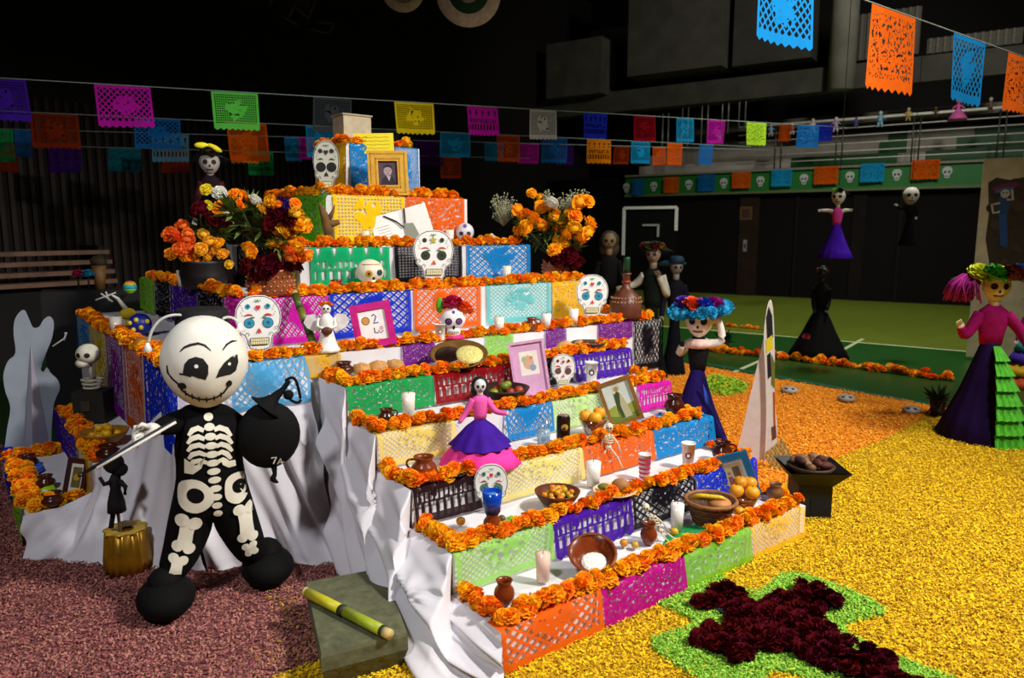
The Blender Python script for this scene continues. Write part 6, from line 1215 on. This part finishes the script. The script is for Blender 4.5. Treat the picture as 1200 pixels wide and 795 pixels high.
for (q, h_, lb) in ((((26, 552), (46, 541), (52, 551), (31, 563)), '2a68e0', 'bright blue wrapped packet on the lowest side step'), (((30, 568), (46, 559), (51, 569), (36, 579)), '9ae07a', 'pale green wrapped packet on the lowest side step'), (((40, 582), (62, 569), (68, 579), (47, 592)), 'a8e020', 'lime green wrapped packet on the lowest side step')):
    c_ = [on_z(x, y, ZB_+.012) for x, y in q]; m_ = sum(c_, Vector())/4; t = thing('wrapped_packet', lb, 'packet', m_); vs = [(p_.x-m_.x, p_.y-m_.y, 0) for p_ in c_]
    MB().add(vs+[(x*.9, y*.9, .022) for x, y, z in vs], [(4, 5, 6, 7)]+[(i, (i+1) % 4, 4+(i+1) % 4, 4+i) for i in range(4)]).build('packet', mat(h_, .4, .15), t); MB().box((0, 0, .024), (.012, .05, .004), .6).build('label_strip', mat('d8dce8', .5), t)
# ================================================================== cutout boards seen from behind
P = on_z(34, 560, .0); P.z = .012; V = View(P); t = thing('cutout_board', 'grey back of a standing cutout board with folded strut at far left', 'cutout', P, V.yaw)
def smo(px_, n=4): return [(p_.x, p_.y) for p_ in smooth_path([Vector((x, y, 0)) for x, y in px_], n)]
ol = smo(((4, 575), (4, 540), (8, 505), (12, 478), (6, 458), (4, 440), (9, 424), (18, 414), (16, 392), (17, 376), (23, 366), (29, 364), (34, 374), (39, 384), (46, 383), (51, 375), (58, 371), (63, 378), (61, 396), (54, 414), (48, 432), (51, 436), (55, 431), (60, 438), (68, 446), (70, 456), (65, 468), (62, 482), (60, 520), (62, 575)))
MB().prism([V(x, y) for x, y in ol], .0, .014).build('board', mat('8a929e', .7, .08, 6), t)
a, b, c_ = V(36, 404), V(18, 575), V(68, 575); d_ = .16
MB().add([(a[0], -.004, a[1]), (b[0]+.04, -.004, b[1]), (b[0]+.10, -d_, b[1]), (c_[0], -.004, c_[1])], [(0, 1, 2), (0, 2, 3)]).build('strut', mat('a8a4b2', .7, .06, 6), t)
P0 = at_d(67, 400, depth(P)); t2 = thing('white_twig', 'short forked white twig beside the grey cutout board', 'twig', P0, V.yaw); MB().tube([(-.03, 0, -.035), (.05, 0, .02)], .006, 6).tube([(.04, 0, .0), (.055, 0, .045)], .006, 6).build('twig', mat('b8b8b0', .7), t2); MB().ell((.055, 0, .05), (.012, .01, .008), 6, 4).build('tip', mat('b8b8b0', .7), t2)
P = on_z(900, 541, .012); V = View(P); t = thing('cutout_board', 'white cutout board standing edge-on with a large triangular strut', 'cutout', P, V.yaw)
ol = smo(((896, 541), (898, 490), (897, 440), (895, 400), (897, 372), (901, 353), (905, 356), (907, 380), (908, 420), (908, 470), (911, 505), (909, 541)))
MB().prism([V(x, y) for x, y in ol], -.02, .004).build('board', mat('d8d2cc', .7, .05), t)
p = Print(lambda x, z, l: (x, -.021-l, z))
for q, h_ in ((((898, 372), (901, 359), (905, 370), (906, 395), (899, 396)), '121114'), (((898, 398), (905, 392), (906, 408), (898, 414)), 'd8c818'), (((899, 416), (903, 412), (904, 440), (900, 444)), '121114'), (((904, 414), (908, 425), (908, 455), (904, 450)), '6a6a20'), (((906, 458), (908, 460), (909, 505), (907, 505)), 'a84a18'), (((904, 500), (909, 498), (910, 512), (905, 516)), '6a3a1a')): p.poly([V(x, y) for x, y in q], h_)
p.build('painted_edge', t)
a, b, c_, e_ = V(896, 392), V(861, 541), V(899, 541), V(899, 400)
MB().prism([a, b, c_, e_], .010, .022).build('strut', mat('d0c4c0', .7, .05), t)
# ================================================================== brazier and woven fan
P = on_z(947, 601, .012); k = ppm(P); yw = to_cam(P, 20); t = thing('clay_brazier', 'black square charcoal brazier heaped with brown chunks of resin', 'brazier', P, yw)
def frust(r0, z0, r1, z1): return [(-r0, -r0, z0), (r0, -r0, z0), (r0, r0, z0), (-r0, r0, z0), (-r1, -r1, z1), (r1, -r1, z1), (r1, r1, z1), (-r1, r1, z1)], [(3, 2, 1, 0), (0, 1, 5, 4), (1, 2, 6, 5), (2, 3, 7, 6), (3, 0, 4, 7)]
m = MB(); m.add(*frust(19/k, 0, 19/k, 38/k)); m.build('body', mat('0d0c0c', .6, .2, 20), t); m = MB(); m.add(*frust(17/k, 36/k, 34/k, 58/k)); m.add([(x*.9, y*.9, z) for x, y, z in frust(17/k, 40/k, 34/k, 58/k)[0]], frust(1, 0, 1, 1)[1]); m.build('flared_tray', mat('100f0f', .6, .2, 20), t)
MB().box((6/k, -19.2/k, 15/k), (22/k, 1/k, 18/k)).build('draught_hole', mat('020202', .9), t); MB().lathe([(0, 44/k), (17/k, 46/k), (27/k, 58/k), (25/k, 59/k), (0, 50/k)], 24).build('inner_bowl', mat('3a2416', .6, .3, 20), t)
rr = random.Random(9)
for i in range(16):
    a = i*2.4; q = math.sqrt(i/16)*20/k
    tt = thing('resin_chunk', 'brown resin chunk or chilli heaped in the black brazier', 'resin chunk', P+Vector((q*math.cos(a), q*math.sin(a), 58/k+rr.uniform(0, .03))), rr.uniform(0, 6), 'chunks in the brazier'); MB().ell((0, 0, .01), (.05*rr.uniform(.5, 1.1), .026, .022), 8, 6, fn=lambda p_: (p_.x*(1+.15*p_.y), p_.y, p_.z)).build('chunk', mat(rr.choice(['4a1a10', '6a4a28', '7a5a38', '3a1410', '8a6a48']), .7, .3, 20), tt)
P = on_z(905, 549, .012); V = View(P); t = thing('woven_fan', 'square woven straw fan leaning beside the black brazier', 'fan', P, V.yaw); A_, B_, C__, D_ = [V(x, y) for x, y in ((908, 551), (936, 546), (917, 513), (893, 533))]
N_ = 9
def bil(a, b, l): x = (A_[0]*(1-a)+B_[0]*a)*(1-b)+(D_[0]*(1-a)+C__[0]*a)*b; z = (A_[1]*(1-a)+B_[1]*a)*(1-b)+(D_[1]*(1-a)+C__[1]*a)*b; return (x, l, z)
for i in range(N_):
    MB().grid(lambda a, b, i=i: bil((i+.06+.88*b)/N_, a, -.02+.004*math.sin(a*N_*PI+i*PI)), N_*3, 1).build('straw', mat('b89a58' if i % 2 else 'a88a48', .8, .15, 40), t); MB().grid(lambda a, b, i=i: bil(a, (i+.06+.88*b)/N_, -.02-.004*math.sin(a*N_*PI+i*PI)), N_*3, 1).build('straw', mat('c0a464' if i % 2 else 'b0924e', .8, .15, 40), t)
# painted canvas at the right edge
P = at_d(1140, 330, 9.6); zt = at_d(1140, 188, 9.6).z; P.z = 0; V = View(P, 4); t = thing('painted_canvas', 'tall beige canvas painted with a blue-dressed skeleton lady at right edge', 'painting', P, V.yaw); J = lambda x, y: V(x, y)
w_ = 1.3; MB().box((w_/2, .02, zt/2+.02), (w_, .03, zt-.04)).build('canvas', mat('c4b894', .8, .12, 6), t)
p = Print(lambda x, z, l: (x, .004-l, z)); rr = random.Random(2); p.poly([J(x, y) for x, y in ((1158, 214), (1168, 208), (1184, 211), (1202, 207), (1222, 212), (1224, 300), (1200, 314), (1176, 309), (1160, 312), (1155, 280), (1159, 250))], '3a2e18')
for i in range(70): x, y = 1161+rr.uniform(0, 55), rr.uniform(214, 310); a = J(x, y); p.disc(a[0], a[1], .055*rr.uniform(.6, 1.3), rr.choice(['3a2c16', '2e2412', '463620', '322a1a']), n=9)
def pp_(q, h_): p.poly([J(x, y) for x, y in q], h_)
p.n += 10; pp_(((1168, 246), (1170, 232), (1178, 226), (1184, 236), (1180, 252)), '22406a'); pp_(((1170, 250), (1180, 250), (1181, 290), (1178, 290), (1172, 288)), '244a80'); pp_(((1162, 222), (1172, 216), (1192, 213), (1196, 217), (1184, 222), (1168, 226)), '6a2a50'); pp_(((1164, 226), (1174, 221), (1190, 219), (1180, 226)), '2a6a90')
a = J(1178, 227); p.disc(a[0], a[1], .05, 'b8b4a4', .055); p.strip([J(1172, 238), J(1162, 240), J(1164, 250), J(1172, 248)], .014, 'b0ac9c'); p.strip([J(1180, 234), J(1187, 234), J(1186, 222)], .014, 'b0ac9c')
for q in ((1176, 226), (1180, 226)): a = J(*q); p.disc(a[0], a[1], .011, '14100c', n=6)
p.build('painted_scene', t)
# small things on the court and along the orange carpet
for (x, y, lb) in ((925, 460, 'leftmost small white paper skull lying on the orange carpet edge'), (992, 470, 'middle small white paper skull lying on the orange carpet edge'), (1068, 484, 'rightmost small white paper skull lying on the orange carpet edge')):
    P = on_z(x, y, .02); k = ppm(P); t = thing('paper_skull', lb, 'paper skull', P, to_cam(P)); MB().ell((0, 0, .025), (10/k, 10/k, .04), 14, 8).build('skull', mat('9a9a98', .7, .08), t); m = MB(); [m.ell((s*3.4/k, -6/k, .048), (2.4/k, 2/k, .010), 8, 5) for s in (-1, 1)]; m.build('eye_sockets', mat('1a1a1c', .8), t)
P = on_z(848, 409, .004); k = ppm(P); t = thing('potted_plant', 'small dark potted plant standing on the green court', 'plant', P); MB().lathe([(0, 0), (5/k, 0), (7/k, 10/k), (6/k, 10/k), (0, 8/k)], 14).build('pot', mat('120c0a', .6), t); leaf_tuft((0, 0, 9/k), 60, 15/k, random.Random(4), .8).build('foliage', mat('1a3010', .7, .3), t)
P = on_z(1098, 487, .012); k = ppm(P); t = thing('potted_plant', 'small plant in a dark red pot beside the tall catrina doll', 'plant', P); MB().lathe([(0, 0), (7/k, 0), (9/k, 18/k), (8/k, 18/k), (0, 15/k)], 14).build('pot', mat('3a0e0c', .6), t); leaf_tuft((0, 0, 17/k), 60, 20/k, random.Random(5), .9).build('foliage', mat('1a2a10', .7, .3), t)
# paper dolls along the railing
def rail_doll(x, y, hp, lb, cols, dress=False):
    s_, z_ = WR(x, y, .2); P = wpt(s_, .2, z_); k = ppm(P); h = hp/k; t = thing('rail_doll', lb, 'paper doll', P, WRZ, 'little dolls on the railing')
    MB().ell((0, 0, h*.84), (h*.11, h*.09, h*.13), 10, 7).build('head', mat(cols[0], .7), t)
    if dress: MB().lathe([(h*.42, 0), (h*.40, h*.08), (h*.2, h*.35), (h*.08, h*.52), (h*.1, h*.66), (h*.05, h*.74)], 20).build('dress', mat(cols[1], .7, .1), t)
    else: MB().lathe([(h*.10, h*.30), (h*.14, h*.36), (h*.12, h*.6), (h*.05, h*.74)], 12).build('body', mat(cols[1], .7), t); [MB().tube([(s*h*.06, 0, h*.34), (s*h*.13, 0, 0)], [h*.07, h*.05], 7).build('leg', mat(cols[2], .7), t) for s in (-1, 1)]
    for s in (-1, 1): MB().tube([(s*h*.1, 0, h*.66), (s*h*.28, 0, h*.48)], [h*.05, h*.035], 6).build('arm', mat(cols[1], .7), t)
for x, y, hp, lb, cols, dr in ((797, 170, 14, 'little violet doll at the left end of the railing dolls', ('b06ab0', 'a01aa0', '7a1a8a'), 0), (843, 168, 16, 'little cream doll over the magenta banner on the railing', ('c8b098', 'c890a0', '9a8a7a'), 0), (903, 160, 15, 'little pale blue doll left of the orange railing cloth', ('a8a8a0', '7a98b8', 'a8a8a8'), 0), (928, 158, 14, 'little white doll next to the orange railing cloth', ('c8c0b8', 'a84a40', 'b8b8b8'), 0), (952, 156, 17, 'little white and yellow doll left of the blue railing cloth', ('c8b880', 'b8b8c8', 'a8a8b0'), 0), (979, 155, 18, 'little pink and white doll right of the blue railing cloth', ('c8c0c8', 'a88aa8', 'b8a8b0'), 0), (1003, 149, 12, 'tiny red and blue doll on the railing', ('8a3a50', '3a4a8a', '5a5a8a'), 0), (1031, 149, 19, 'sky blue doll standing on the railing', ('a8c0c8', '7aa8c0', '8ab8d0'), 0), (1064, 142, 16, 'little sandy yellow doll on the railing', ('b8a890', 'b89a58', 'a88a48'), 0), (1096, 138, 13, 'tiny dark brown doll on the railing', ('5a4a20', '4a3a18', '3a2a10'), 0), (1122, 140, 24, 'pink doll in a wide pink dress on the railing', ('b04878', 'c85a98', 'c85a98'), 1), (1160, 133, 19, 'little grey doll with brown wings near the right end of the railing', ('a8a8a0', '6a4a3a', '4a3a30'), 0), (1195, 124, 14, 'little white doll at the right end of the railing', ('b8b8b0', 'a8a8a8', 'a8a8a8'), 0)): rail_doll(x, y, hp, lb, cols, dr)
for x, y, wp, hp, h_, lb in ((920, 146, 14, 19, 'c8500c', 'orange cut-paper cloth hanging from the railing among the dolls'), (966, 145, 20, 20, '2030c0', 'blue cut-paper cloth hanging from the railing among the dolls')):
    a = WR(x-wp/2, y, .22); b = WR(x+wp/2, y, .22); zt = WR(x, y, .22)[1]; zb = WR(x, y+hp, .22)[1]
    tag(paper_obj('paper_banner', lambda s, t: wpt(a[0]+(b[0]-a[0])*s, .22+.02*math.sin(s*6), zt+(zb-zt)*t), h_, 'speck', 1, 12, 6, 0, 6), lb, 'paper banner', 'papers on the railing')

# dim things in the dark far left
P = at_d(118, 340, 6.5); k = ppm(P); t = thing('tan_vase', 'dim tan cone-shaped vase in the dark at far left', 'vase', (P.x, P.y, .004), to_cam(P)); zz = P.z
MB().box((0, .1, zz/2), (.9, .4, zz-.004)).build('table', mat('0c0a0a', .8), t); MB().lathe([(0, zz), (5/k, zz), (8/k, zz+28/k), (6/k, zz+28/k), (0, zz+20/k)], 16).build('vase', mat('6a4a24', .6, .2), t); MB().ell((0, 0, zz+33/k), (9/k, 9/k, 7/k), 12, 8).build('top', mat('3a2c1c', .8, .3), t)
for x, h_, lb in ((91, 'b01850', 'dim pink paper pompom in the dark at far left'), (103, '1a8ab0', 'dim blue paper pompom in the dark at far left')):
    Q_ = at_d(x, 322, 6.4); t = thing('paper_pompom', lb, 'pompom', (Q_.x, Q_.y, zz+.001), 0); inst('tissue', pompom(4).mesh('tissue', mat(h_, .8, .2)), t, (0, 0, Q_.z-zz), (0, 0, 0), 7/k); MB().tube([(0, 0, 0), (0, 0, Q_.z-zz)], .008, 6).build('stick', mat('1a1412', .8), t)
